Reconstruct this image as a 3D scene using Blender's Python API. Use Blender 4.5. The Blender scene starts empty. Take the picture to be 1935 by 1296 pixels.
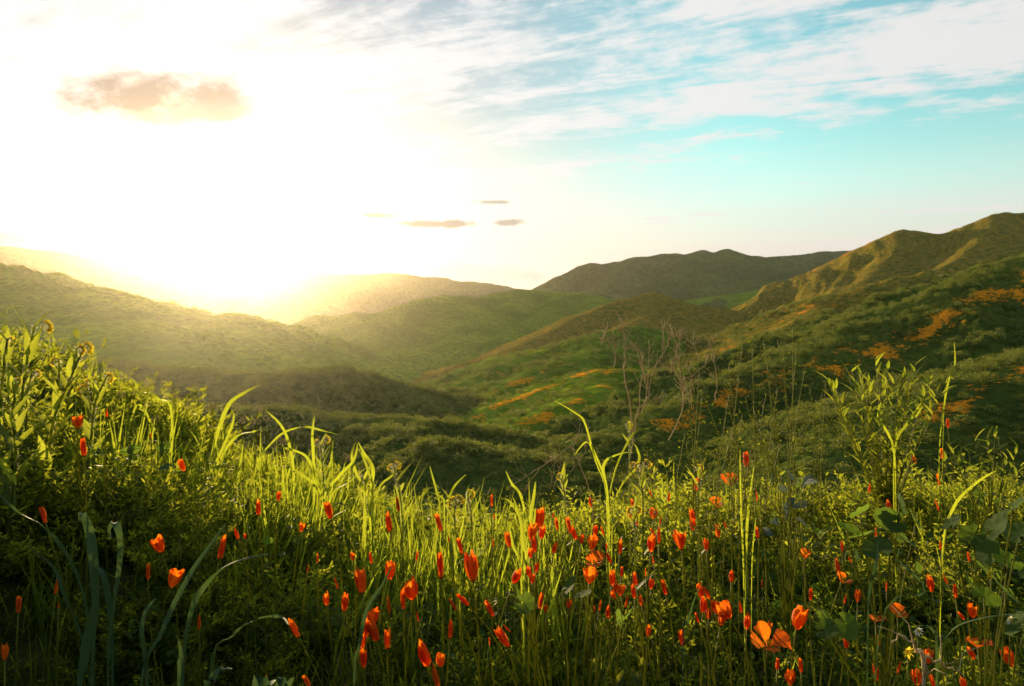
import bpy, math, random
import numpy as np
from mathutils import Vector, Matrix, Euler
R = math.radians
random.seed(7); rng = np.random.default_rng(7)
sc = bpy.context.scene
C = sc.collection

# ------------------------------------------------------------------ camera
F = 1290.0; CX = 967.5; HY = 570.0          # focal length, centre column and horizon row, in photo pixels
cam_d = bpy.data.cameras.new('camera'); cam = bpy.data.objects.new('camera', cam_d); C.objects.link(cam)
cam_d.sensor_width = 36; cam_d.lens = 36 * F / 1935.0
cam.location = (0, 0, 0); cam.rotation_euler = (R(90), 0, 0)
cam_d.shift_y = (HY - 648.0) / 1935.0
cam_d.clip_start = 0.02; cam_d.clip_end = 40000
cam_d.dof.use_dof = True; cam_d.dof.focus_distance = 1.45; cam_d.dof.aperture_fstop = 16.0
sc.camera = cam
sc.render.resolution_x, sc.render.resolution_y = 1024, 686
def P(px, py, D): return Vector(((px - CX) / F * D, D, (HY - py) / F * D))

# ------------------------------------------------------------------ light
SUN_PX, SUN_PY = 402, 452
sd = P(SUN_PX, SUN_PY, 1).normalized()
SUN_EL = math.asin(sd.z); SUN_AZ = math.atan2(sd.x, sd.y)
sl = bpy.data.lights.new('sun', 'SUN'); so = bpy.data.objects.new('sun', sl); C.objects.link(so)
sl.energy = 5.0; sl.angle = R(0.5); sl.color = (1.0, 0.72, 0.38)
so.rotation_euler = sd.to_track_quat('Z', 'Y').to_euler()
sc.view_settings.view_transform = 'Standard'; sc.view_settings.look = 'None'
sc.view_settings.gamma = 1.0; sc.view_settings.use_curve_mapping = False
sc.view_settings.exposure = 1.15
sc.cycles.use_denoising = True
sc.cycles.max_bounces = 4; sc.cycles.diffuse_bounces = 2
sc.cycles.use_adaptive_sampling = True; sc.cycles.adaptive_threshold = 0.03
HAZE_D, HAZE_G = 5.1e-5, 0.84     # density and forward scattering of the valley air
sc.cycles.use_light_tree = False
sc.cycles.glossy_bounces = 2
sc.cycles.transmission_bounces = 4; sc.cycles.volume_bounces = 0; sc.cycles.transparent_max_bounces = 6
sc.cycles.caustics_reflective = False; sc.cycles.caustics_refractive = False
sc.cycles.sample_clamp_indirect = 6

# ------------------------------------------------------------------ node helper
class NB:
    def __init__(s, tree): s.t = tree
    def n(s, kind, **kw):
        x = s.t.nodes.new(kind)
        for k, v in kw.items(): setattr(x, k, v)
        return x
    def link(s, a, b): s.t.links.new(a, b)
    def put(s, v, sock):
        if isinstance(v, bpy.types.NodeSocket): s.link(v, sock)
        else: sock.default_value = v
    def m(s, op, a, b=0.0, c=None, clamp=False):
        x = s.n('ShaderNodeMath', operation=op, use_clamp=clamp)
        s.put(a, x.inputs[0]); s.put(b, x.inputs[1])
        if c is not None: s.put(c, x.inputs[2])
        return x.outputs[0]
    def add(s, a, b): return s.m('ADD', a, b)
    def sub(s, a, b): return s.m('SUBTRACT', a, b)
    def mul(s, a, b): return s.m('MULTIPLY', a, b)
    def ss(s, v, lo, hi, a=0.0, b=1.0):
        x = s.n('ShaderNodeMapRange', interpolation_type='SMOOTHSTEP')
        s.put(v, x.inputs[0]); x.inputs[1].default_value = lo; x.inputs[2].default_value = hi
        x.inputs[3].default_value = a; x.inputs[4].default_value = b
        return x.outputs[0]
    def noise(s, vec, scale, detail=4, rough=.55, dist=0.0):
        x = s.n('ShaderNodeTexNoise'); s.put(vec, x.inputs['Vector'])
        x.inputs['Scale'].default_value = scale; x.inputs['Detail'].default_value = detail
        x.inputs['Roughness'].default_value = rough; x.inputs['Distortion'].default_value = dist
        return x.outputs[0]
    def mix(s, f, a, b):
        x = s.n('ShaderNodeMix', data_type='RGBA')
        s.put(f, x.inputs[0]); s.put(a if isinstance(a, bpy.types.NodeSocket) else (*a, 1), x.inputs[6])
        s.put(b if isinstance(b, bpy.types.NodeSocket) else (*b, 1), x.inputs[7])
        return x.outputs[2]
    def cmul(s, col, f):
        x = s.n('ShaderNodeVectorMath', operation='SCALE'); s.put(col, x.inputs[0]); s.put(f, x.inputs['Scale'])
        return x.outputs[0]
    def xyz(s, a, b, c=0.0):
        x = s.n('ShaderNodeCombineXYZ'); s.put(a, x.inputs[0]); s.put(b, x.inputs[1]); s.put(c, x.inputs[2])
        return x.outputs[0]

# ------------------------------------------------------------------ sky
W = bpy.data.worlds.new('World'); sc.world = W; W.use_nodes = True
W.cycles.sampling_method = 'MANUAL'; W.cycles.sample_map_resolution = 256
nt = W.node_tree; nt.nodes.clear(); b = NB(nt)
SKY_K = 0.095
sky = b.n('ShaderNodeTexSky', sky_type='NISHITA', sun_disc=False)
sky.sun_elevation = SUN_EL; sky.sun_rotation = SUN_AZ
sky.air_density = 1.0; sky.dust_density = .6; sky.ozone_density = 1.5
tc = b.n('ShaderNodeTexCoord'); D = tc.outputs['Generated']
sep = b.n('ShaderNodeSeparateXYZ'); b.link(D, sep.inputs[0]); dx, dy, dz = sep.outputs
dot = b.n('ShaderNodeVectorMath', operation='DOT_PRODUCT'); b.link(D, dot.inputs[0]); dot.inputs[1].default_value = sd
cosg = b.m('MAXIMUM', dot.outputs['Value'], 0.0)
def hg(g):   # forward scattering of sunlight in thin cloud
    return b.m('DIVIDE', (1 - g * g), b.m('POWER', b.sub(1 + g * g, b.mul(cosg, 2 * g)), 1.5))
zc = b.add(b.m('MAXIMUM', dz, 0.0), 0.07)
pu, pv = b.m('DIVIDE', dx, zc), b.m('DIVIDE', dy, zc)
a = R(-66); ax_, ay_ = math.sin(a), math.cos(a)
u = b.add(b.mul(pu, ax_), b.mul(pv, ay_)); v = b.sub(b.mul(pu, ay_), b.mul(pv, ax_))
big = b.noise(b.xyz(b.mul(u, .22), b.mul(v, .62), 3.1), 1.0, 2, .5, .3)
fine = b.noise(b.xyz(b.mul(u, 1.0), b.mul(v, 3.6), 9.0), 1.0, 8, .68, .5)
rip = b.noise(b.xyz(b.mul(u, 5.0), b.mul(v, 5.5), 1.0), 1.0, 4, .65, .0)
cov = b.add(b.add(b.mul(big, .80), b.mul(fine, .68)), b.mul(b.sub(rip, .5), .42))
near_sun = b.ss(cosg, .80, .995)
cov = b.add(cov, b.mul(near_sun, .05))
mask = b.ss(cov, .67, .86)
low = b.ss(dz, .25, .04)                        # thin layer towards the horizon
veil = b.m('MULTIPLY_ADD', low, .86, .04)
streak = b.noise(b.xyz(b.mul(dx, 1.5), b.mul(dz, 26.0), 2.0), 1.3, 4, .6, .3)
veil = b.mul(veil, b.m('MULTIPLY_ADD', streak, .7, .65))
mask = b.m('MAXIMUM', b.mul(mask, .94), veil)
tint = b.n('ShaderNodeMix', data_type='RGBA', blend_type='MULTIPLY'); b.put(b.mul(b.ss(cosg, .955, .72), b.ss(dz, .03, .17)), tint.inputs[0])
b.link(sky.outputs[0], tint.inputs[6]); tint.inputs[7].default_value = (1.05, 1.70, 1.52, 1)
skyc = tint.outputs[2]
phase = b.m('MINIMUM', b.add(b.mul(hg(.75), .006), b.mul(hg(.35), .02)), 2.0)
clo = b.mix(b.ss(dz, .0, .16), (1.0, .87, .78), (1.0, .975, .96))
clo = b.cmul(clo, b.mul(b.add(phase, .355), 1.0 / SKY_K))
col = b.mix(mask, skyc, clo)
# single low clouds, each at its own bearing and height above the horizon
tu = b.m('DIVIDE', dx, b.m('MAXIMUM', dy, .05)); tv = b.m('DIVIDE', dz, b.m('MAXIMUM', dy, .05))
def cloud(px, py, rx, ry, color, amp, lo, hi, ns, seed, k):
    global col
    uu = b.mul(b.sub(tu, (px - CX) / F), F / rx); vv = b.mul(b.sub(tv, (HY - py) / F), F / ry)
    r = b.m('SQRT', b.add(b.mul(uu, uu), b.mul(vv, vv)))
    nz = NZ[ns]
    mm = b.ss(b.add(b.sub(1.0, r), b.mul(b.sub(nz, .5), amp)), lo, hi)
    mm = b.mul(b.mul(mm, k), b.ss(dy, .2, .4))
    col = b.mix(mm, col, tuple(c / SKY_K for c in color))
NZ = {k: b.noise(b.xyz(b.mul(tu, k), b.mul(tv, k * 1.6), k), 1.0, 5, .62, .0) for k in (9, 20)}
BR = (.15, .12, .11)
cloud(262, 178, 215, 56, BR, 2.3, -.05, .62, 9, 4.2, .95)
cloud(395, 203, 130, 38, (.18, .15, .14), 1.3, .05, .6, 9, 8.2, .85)
cloud(320, 222, 200, 26, (.26, .21, .18), 1.2, .2, .8, 20, 2.2, .7)
cloud(715, 407, 62, 9, BR, 2.0, .2, .7, 20, 3.0, .8)
cloud(800, 423, 150, 11, BR, 2.0, .2, .7, 20, 5.0, .85)
cloud(955, 420, 48, 12, BR, 2.0, .2, .7, 20, 6.0, .75)
cloud(930, 382, 52, 8, BR, 2.0, .2, .7, 20, 7.0, .7)
cloud(780, 522, 330, 34, (.26, .26, .27), 1.3, .05, .5, 20, 11.0, .8)
cloud(-10, 480, 340, 56, (.20, .18, .18), 1.2, .05, .5, 9, 14.0, .9)
cloud(190, 20, 150, 50, (.42, .39, .37), 1.7, .35, .9, 9, 21.0, .5)
bg = b.n('ShaderNodeBackground'); b.link(col, bg.inputs[0]); bg.inputs[1].default_value = SKY_K
wo = b.n('ShaderNodeOutputWorld'); b.link(bg.outputs[0], wo.inputs[0])

# ------------------------------------------------------------------ materials
def mat(name):
    m = bpy.data.materials.new(name); m.use_nodes = True
    t = m.node_tree; t.nodes.clear(); return m, NB(t)
def finish(nb, shader):
    o = nb.n('ShaderNodeOutputMaterial'); nb.link(shader, o.inputs[0])
def leaf_mat(name, c1, c2, tr, k=.45, rough=.55, scale=40., spec=.12):
    """a leaf: two shades mixed by grain, light passing through it, per-plant change of shade"""
    m, n = mat(name)
    g = n.n('ShaderNodeNewGeometry'); oi = n.n('ShaderNodeObjectInfo')
    nz = n.noise(g.outputs['Position'], scale, 3, .6)
    nz2 = n.noise(g.outputs['Position'], 4.0, 2, .5)
    f = n.m('ADD', n.mul(nz, .6), n.add(n.mul(nz2, .5), n.m('MULTIPLY_ADD', oi.outputs['Random'], .6, -.4)), clamp=True)
    col = n.mix(f, c1, c2)
    p = n.n('ShaderNodeBsdfPrincipled'); n.link(col, p.inputs['Base Color']); p.inputs['Roughness'].default_value = rough
    p.inputs['Specular IOR Level'].default_value = spec
    t = n.n('ShaderNodeBsdfTranslucent'); n.link(n.mix(f, tuple(x * .8 for x in tr), tr), t.inputs[0])
    mx = n.n('ShaderNodeMixShader'); mx.inputs[0].default_value = k
    n.link(p.outputs[0], mx.inputs[1]); n.link(t.outputs[0], mx.inputs[2]); finish(n, mx.outputs[0])
    return m
M = {}
M['fern'] = leaf_mat('poppy_leaf', (.024, .046, .008), (.055, .09, .014), (.46, .50, .03), .55)
M['grass'] = leaf_mat('grass_leaf', (.026, .055, .009), (.06, .105, .014), (.42, .50, .03), .55, .6, 40., .03)
M['shaded_bluegrass'] = leaf_mat('shaded_blue_green_grass', (.04, .08, .045), (.075, .12, .055), (.10, .18, .04), .25, .65, 40., .04)  # blue-green blade, its colour darkened to stand in for shade
M['weed'] = leaf_mat('weed_leaf', (.022, .044, .008), (.05, .085, .013), (.42, .48, .03), .55)
M['mallow'] = leaf_mat('round_leaf', (.028, .060, .012), (.052, .095, .016), (.20, .32, .03), .45, .75, 40., .1)
M['grey'] = leaf_mat('grey_leaf', (.07, .095, .085), (.11, .14, .12), (.12, .16, .08), .3, .75, 40., .1)
M['fiddle'] = leaf_mat('fiddleneck_leaf', (.04, .075, .015), (.085, .13, .025), (.46, .52, .04), .55)
M['hair'] = leaf_mat('plant_hair', (.6, .58, .4), (.7, .66, .5), (.8, .75, .5), .5)
M['stem'] = leaf_mat('stem', (.05, .075, .012), (.09, .12, .018), (.45, .46, .04), .45)
M['yellow'] = leaf_mat('yellow_petal', (.78, .52, .02), (.85, .62, .03), (.95, .78, .05), .5)
m, n = mat('poppy_petal')
tcn = n.n('ShaderNodeTexCoord'); mp = n.n('ShaderNodeMapping'); n.link(tcn.outputs['Object'], mp.inputs[0]); mp.inputs['Scale'].default_value = (26, 26, 2.2)
vein = n.noise(mp.outputs[0], 1.0, 4, .7); oi = n.n('ShaderNodeObjectInfo'); spz = n.n('ShaderNodeSeparateXYZ'); n.link(tcn.outputs['Object'], spz.inputs[0])
f = n.m('ADD', n.m('MULTIPLY_ADD', vein, 1.1, -.35), n.m('MULTIPLY_ADD', oi.outputs['Random'], .75, -.3), clamp=True)
pc = n.mix(f, (.64, .085, .004), (.86, .24, .010)); pc = n.mix(n.ss(spz.outputs[2], .35, 0.0, 0, .45), pc, (.80, .30, .012))
tcol = n.mix(f, (.85, .13, .006), (1.0, .30, .010))
pr = n.n('ShaderNodeBsdfPrincipled'); n.link(pc, pr.inputs['Base Color']); pr.inputs['Roughness'].default_value = .55; pr.inputs['Specular IOR Level'].default_value = .2
tl = n.n('ShaderNodeBsdfTranslucent'); n.link(tcol, tl.inputs[0]); bpn = n.n('ShaderNodeBump'); n.link(vein, bpn.inputs['Height']); bpn.inputs['Strength'].default_value = .35; bpn.inputs['Distance'].default_value = .05
n.link(bpn.outputs[0], pr.inputs['Normal']); mxs = n.n('ShaderNodeMixShader'); mxs.inputs[0].default_value = .58
n.link(pr.outputs[0], mxs.inputs[1]); n.link(tl.outputs[0], mxs.inputs[2]); finish(n, mxs.outputs[0]); M['petal'] = m
M['white'] = leaf_mat('white_petal', (.7, .7, .65), (.8, .8, .75), (.7, .7, .6), .4)
M['dry'] = leaf_mat('dry_twig', (.38, .29, .16), (.54, .43, .25), (.65, .50, .24), .3, .8)
M['shrub'] = leaf_mat('sage_leaf', (.080, .105, .022), (.155, .185, .040), (.24, .27, .03), .30, .6, 3.)
M['wire'] = leaf_mat('wire', (.3, .28, .25), (.35, .33, .3), (.3, .3, .3), .0, .5, 1.)
M['red'] = leaf_mat('receptacle', (.20, .05, .02), (.28, .09, .03), (.3, .08, .02), .3)

def terrain_mat(name, g1, g2, dry, orange, ps, ns):
    m, n = mat(name)
    g = n.n('ShaderNodeNewGeometry'); pos = g.outputs['Position']
    a = n.n('ShaderNodeAttribute', attribute_name='poppy'); d = n.n('ShaderNodeAttribute', attribute_name='dry')
    big = n.noise(pos, ns * .12, 4, .55); sm = n.noise(pos, ns, 5, .65); ti = n.noise(pos, ns * 4, 4, .7)
    vor = n.n('ShaderNodeTexVoronoi'); n.link(pos, vor.inputs['Vector']); vor.inputs['Scale'].default_value = ns * 1.7
    bush = n.ss(n.add(vor.outputs['Distance'], n.mul(n.sub(sm, .5), .8)), .62, .28)
    col = n.mix(n.ss(big, .35, .65), g1, g2)
    col = n.mix(n.m('MULTIPLY', n.ss(n.add(sm, n.mul(d.outputs['Fac'], .42)), .56, .82), .85), col, dry)
    col = n.mix(n.mul(bush, .5), col, tuple(c * .55 for c in g1))
    pm = n.ss(n.add(n.mul(a.outputs['Fac'], .52), n.mul(n.sub(n.noise(pos, ps * 1.5, 6, .75), .5), 2.0)), .28, .66)
    pm = n.sub(n.mul(pm, n.ss(a.outputs['Fac'], .03, .3)), n.ss(a.outputs['Fac'], .06, .0))
    col = n.mix(n.mul(n.ss(n.add(n.noise(pos, ps * 14, 5, .8), n.mul(n.sub(pm, .5), .24)), .49, .60), n.m('MULTIPLY_ADD', big, .6, .45)), col, orange)
    p = n.n('ShaderNodeBsdfPrincipled'); n.link(col, p.inputs['Base Color']); p.inputs['Roughness'].default_value = .95
    p.inputs['Specular IOR Level'].default_value = .0
    h = n.add(n.mul(bush, .8), n.add(n.mul(sm, .7), n.mul(ti, .35)))
    bp = n.n('ShaderNodeBump'); n.link(h, bp.inputs['Height']); bp.inputs['Strength'].default_value = .4
    bp.inputs['Distance'].default_value = 1.0 / ns
    n.link(bp.outputs[0], p.inputs['Normal']); finish(n, p.outputs[0])
    return m
ORG = (.80, .27, .014)
G1, G2, DR = (.095, .150, .014), (.155, .22, .018), (.22, .20, .025)
M['hill_far'] = terrain_mat('hill_far', (.07, .09, .028), (.11, .13, .035), (.19, .16, .05), ORG, .02, .05)
M['hill_mid'] = terrain_mat('hill_mid', G1, G2, DR, ORG, .035, .16)
M['hill_near'] = terrain_mat('hill_near', (.040, .060, .012), (.07, .092, .016), (.10, .10, .022), ORG, .11, .55)  # ground colour kept dark to stand in for shadow gaps between shrubs
M['hill_right'] = terrain_mat('hill_right', (.080, .098, .014), (.12, .132, .018), (.28, .17, .028), ORG, .05, .25)
M['bank'] = terrain_mat('bank_soil', (.030, .042, .012), (.05, .06, .016), (.09, .07, .03), ORG, 3, 14)

# ------------------------------------------------------------------ helpers
def tag(o, label=None, cat=None, group=None, kind=None):
    if label: o['label'] = label
    if cat: o['category'] = cat
    if group: o['group'] = group
    if kind: o['kind'] = kind
    return o
class MB:
    def __init__(s): s.v = []; s.f = []
    def strip(s, pts, widths, side, fold=0.0, nrm=None):
        """a leaf blade: cross-sections of three points along PTS"""
        i0 = len(s.v); n = len(pts)
        for i, p in enumerate(pts):
            t = (pts[min(i + 1, n - 1)] - pts[max(i - 1, 0)])
            if t.length < 1e-9: t = Vector((0, 0, 1))
            t.normalize()
            sd_ = side - t * side.dot(t)
            if sd_.length < 1e-6: sd_ = t.orthogonal()
            sd_.normalize(); nn = sd_.cross(t); w = widths[i] * .5
            s.v += [p - sd_ * w + nn * w * fold, p.copy(), p + sd_ * w + nn * w * fold]
        for i in range(n - 1):
            q = i0 + i * 3
            s.f += [(q, q + 1, q + 4, q + 3), (q + 1, q + 2, q + 5, q + 4)]
    def leaf(s, p0, d, L, Wd, bend=.2, segs=4, fold=.25, tip=.6):
        d = d.normalized(); side = d.cross(Vector((0, 0, 1)))
        if side.length < .05: side = Vector((random.uniform(-1, 1), random.uniform(-1, 1), 0))
        pts, ws = [], []
        for i in range(segs + 1):
            t = i / segs
            pts.append(p0 + d * L * t - Vector((0, 0, 1)) * bend * L * t * t)
            ws.append(Wd * max(.04, math.sin(math.pi * min(1, t * .93 + .05) ** tip)))
        s.strip(pts, ws, side, fold)
    def tri_leaf(s, p0, d, L, Wd):
        """small leaflet: a folded diamond"""
        side = d.cross(Vector((random.uniform(-1, 1), random.uniform(-1, 1), random.uniform(-1, 1))))
        if side.length < 1e-4: side = d.orthogonal()
        side.normalize(); i = len(s.v)
        s.v += [p0, p0 + d * L * .55 + side * Wd * .5, p0 + d * L, p0 + d * L * .55 - side * Wd * .5]
        s.f.append((i, i + 1, i + 2, i + 3))
    def tube(s, pts, r0, r1, k=4):
        i0 = len(s.v); n = len(pts)
        ref = Vector((.31, .77, .23))
        for i, p in enumerate(pts):
            t = (pts[min(i + 1, n - 1)] - pts[max(i - 1, 0)]).normalized()
            a_ = t.cross(ref).normalized(); b_ = t.cross(a_); r = r0 + (r1 - r0) * i / max(1, n - 1)
            for j in range(k):
                th = 2 * math.pi * j / k
                s.v.append(p + a_ * math.cos(th) * r + b_ * math.sin(th) * r)
        for i in range(n - 1):
            for j in range(k):
                q = i0 + i * k
                s.f.append((q + j, q + (j + 1) % k, q + k + (j + 1) % k, q + k + j))
        s.f.append(tuple(i0 + (n - 1) * k + j for j in range(k)))
    def mesh(s, name, m, smooth=True):
        me = bpy.data.meshes.new(name); me.from_pydata([tuple(x) for x in s.v], [], s.f)
        me.materials.append(M[m])
        if smooth: me.polygons.foreach_set('use_smooth', [True] * len(me.polygons))
        me.update(); return me
def link(name, me, parent=None, loc=None, rot=None, scl=None):
    o = bpy.data.objects.new(name, me); C.objects.link(o)
    if parent is not None: o.parent = parent
    if loc is not None: o.location = loc
    if rot is not None: o.rotation_euler = rot
    if scl is not None: o.scale = (scl,) * 3 if not hasattr(scl, '__len__') else scl
    return o
def empty(name, loc, label, cat, group=None):
    o = bpy.data.objects.new(name, None); C.objects.link(o); o.location = loc
    o.empty_display_size = .05
    return tag(o, label, cat, group)
def bez(p0, p1, p2, p3, n):
    out = []
    for i in range(n + 1):
        t = i / n; s_ = 1 - t
        out.append(p0 * s_ ** 3 + p1 * 3 * s_ * s_ * t + p2 * 3 * s_ * t * t + p3 * t ** 3)
    return out
def smooth_pts(pts, k=4):
    """Catmull-Rom through the given points"""
    out = []; n = len(pts)
    for i in range(n - 1):
        a_, b_, c_, d_ = pts[max(i - 1, 0)], pts[i], pts[i + 1], pts[min(i + 2, n - 1)]
        for j in range(k):
            t = j / k
            out.append(.5 * ((2 * b_) + (c_ - a_) * t + (2 * a_ - 5 * b_ + 4 * c_ - d_) * t * t + (3 * b_ - a_ - 3 * c_ + d_) * t ** 3))
    out.append(pts[-1].copy()); return out
_H = rng.random((256, 256))
def vnoise(x, y):
    xi = np.floor(x).astype(int); yi = np.floor(y).astype(int); fx = x - xi; fy = y - yi
    fx = fx * fx * (3 - 2 * fx); fy = fy * fy * (3 - 2 * fy)
    g = lambda i, j: _H[(xi + i) & 255, (yi + j) & 255]
    return (g(0, 0) * (1 - fx) + g(1, 0) * fx) * (1 - fy) + (g(0, 1) * (1 - fx) + g(1, 1) * fx) * fy
def fbm(x, y, o=4):
    s_ = np.zeros_like(x); a_ = .5
    for i in range(o):
        s_ += a_ * vnoise(x + i * 17.3, y - i * 9.1); x = x * 2.03; y = y * 2.03; a_ *= .5
    return s_
def ridged(x, y, o=4):
    s_ = np.zeros_like(x); a_ = .5
    for i in range(o):
        s_ += a_ * (1 - np.abs(2 * vnoise(x + i * 13.7, y + i * 5.3) - 1)); x = x * 2.1; y = y * 2.1; a_ *= .5
    return s_

# ------------------------------------------------------------------ the near bank
ZX = np.array([-80, -12, -4, -2.5, -1.5, -.9, -.2, .3, .8, 1.5, 2.5, 4, 12, 80.])
ZZ = np.array([5., 1.6, .35, -.08, -.46, -.72, -.93, -.93, -.90, -.88, -.95, -.95, -.3, 4.])
def ground(x, y):
    x = np.asarray(x, float); y = np.asarray(y, float)
    z = np.zeros_like(x)
    for o in (-.25, -.12, 0, .12, .25): z = z + np.interp(x + o, ZX, ZZ) / 5
    yc = 2.3 + .28 * np.clip(x, 0, 2.2)
    d = np.maximum(0, y - yc)
    z = z - .78 * (np.sqrt(d * d + .16) - .4)
    z = z + (.12 + .12 * np.clip((-x - .3) / .4, 0, 1) - .10 * np.clip(x / .5, 0, 1)) * np.exp(-((y - 1.4) / .40) ** 2)  # hump shaped to catch the low sun and shade the nearer plants
    nearer = np.clip((1.35 - y) / .4, 0, 1); nearer = nearer * nearer * (3 - 2 * nearer)
    z = z - nearer * (.11 + .17 * np.clip((x - .05) / .7, 0, 1))  # near ground lowered so that the hump keeps it in shade
    z = z + np.where(y < .6, .62 * (np.sqrt((y - .6) ** 2 + .2) - .447), 0)  # unseen slope behind the camera, steepened to hold back skylight
    return z + .05 * (fbm(x * 2.2 + 40, y * 2.2 + 40, 3) - .45)
def gz(x, y): return float(ground(np.array([x]), np.array([y]))[0])

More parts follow.
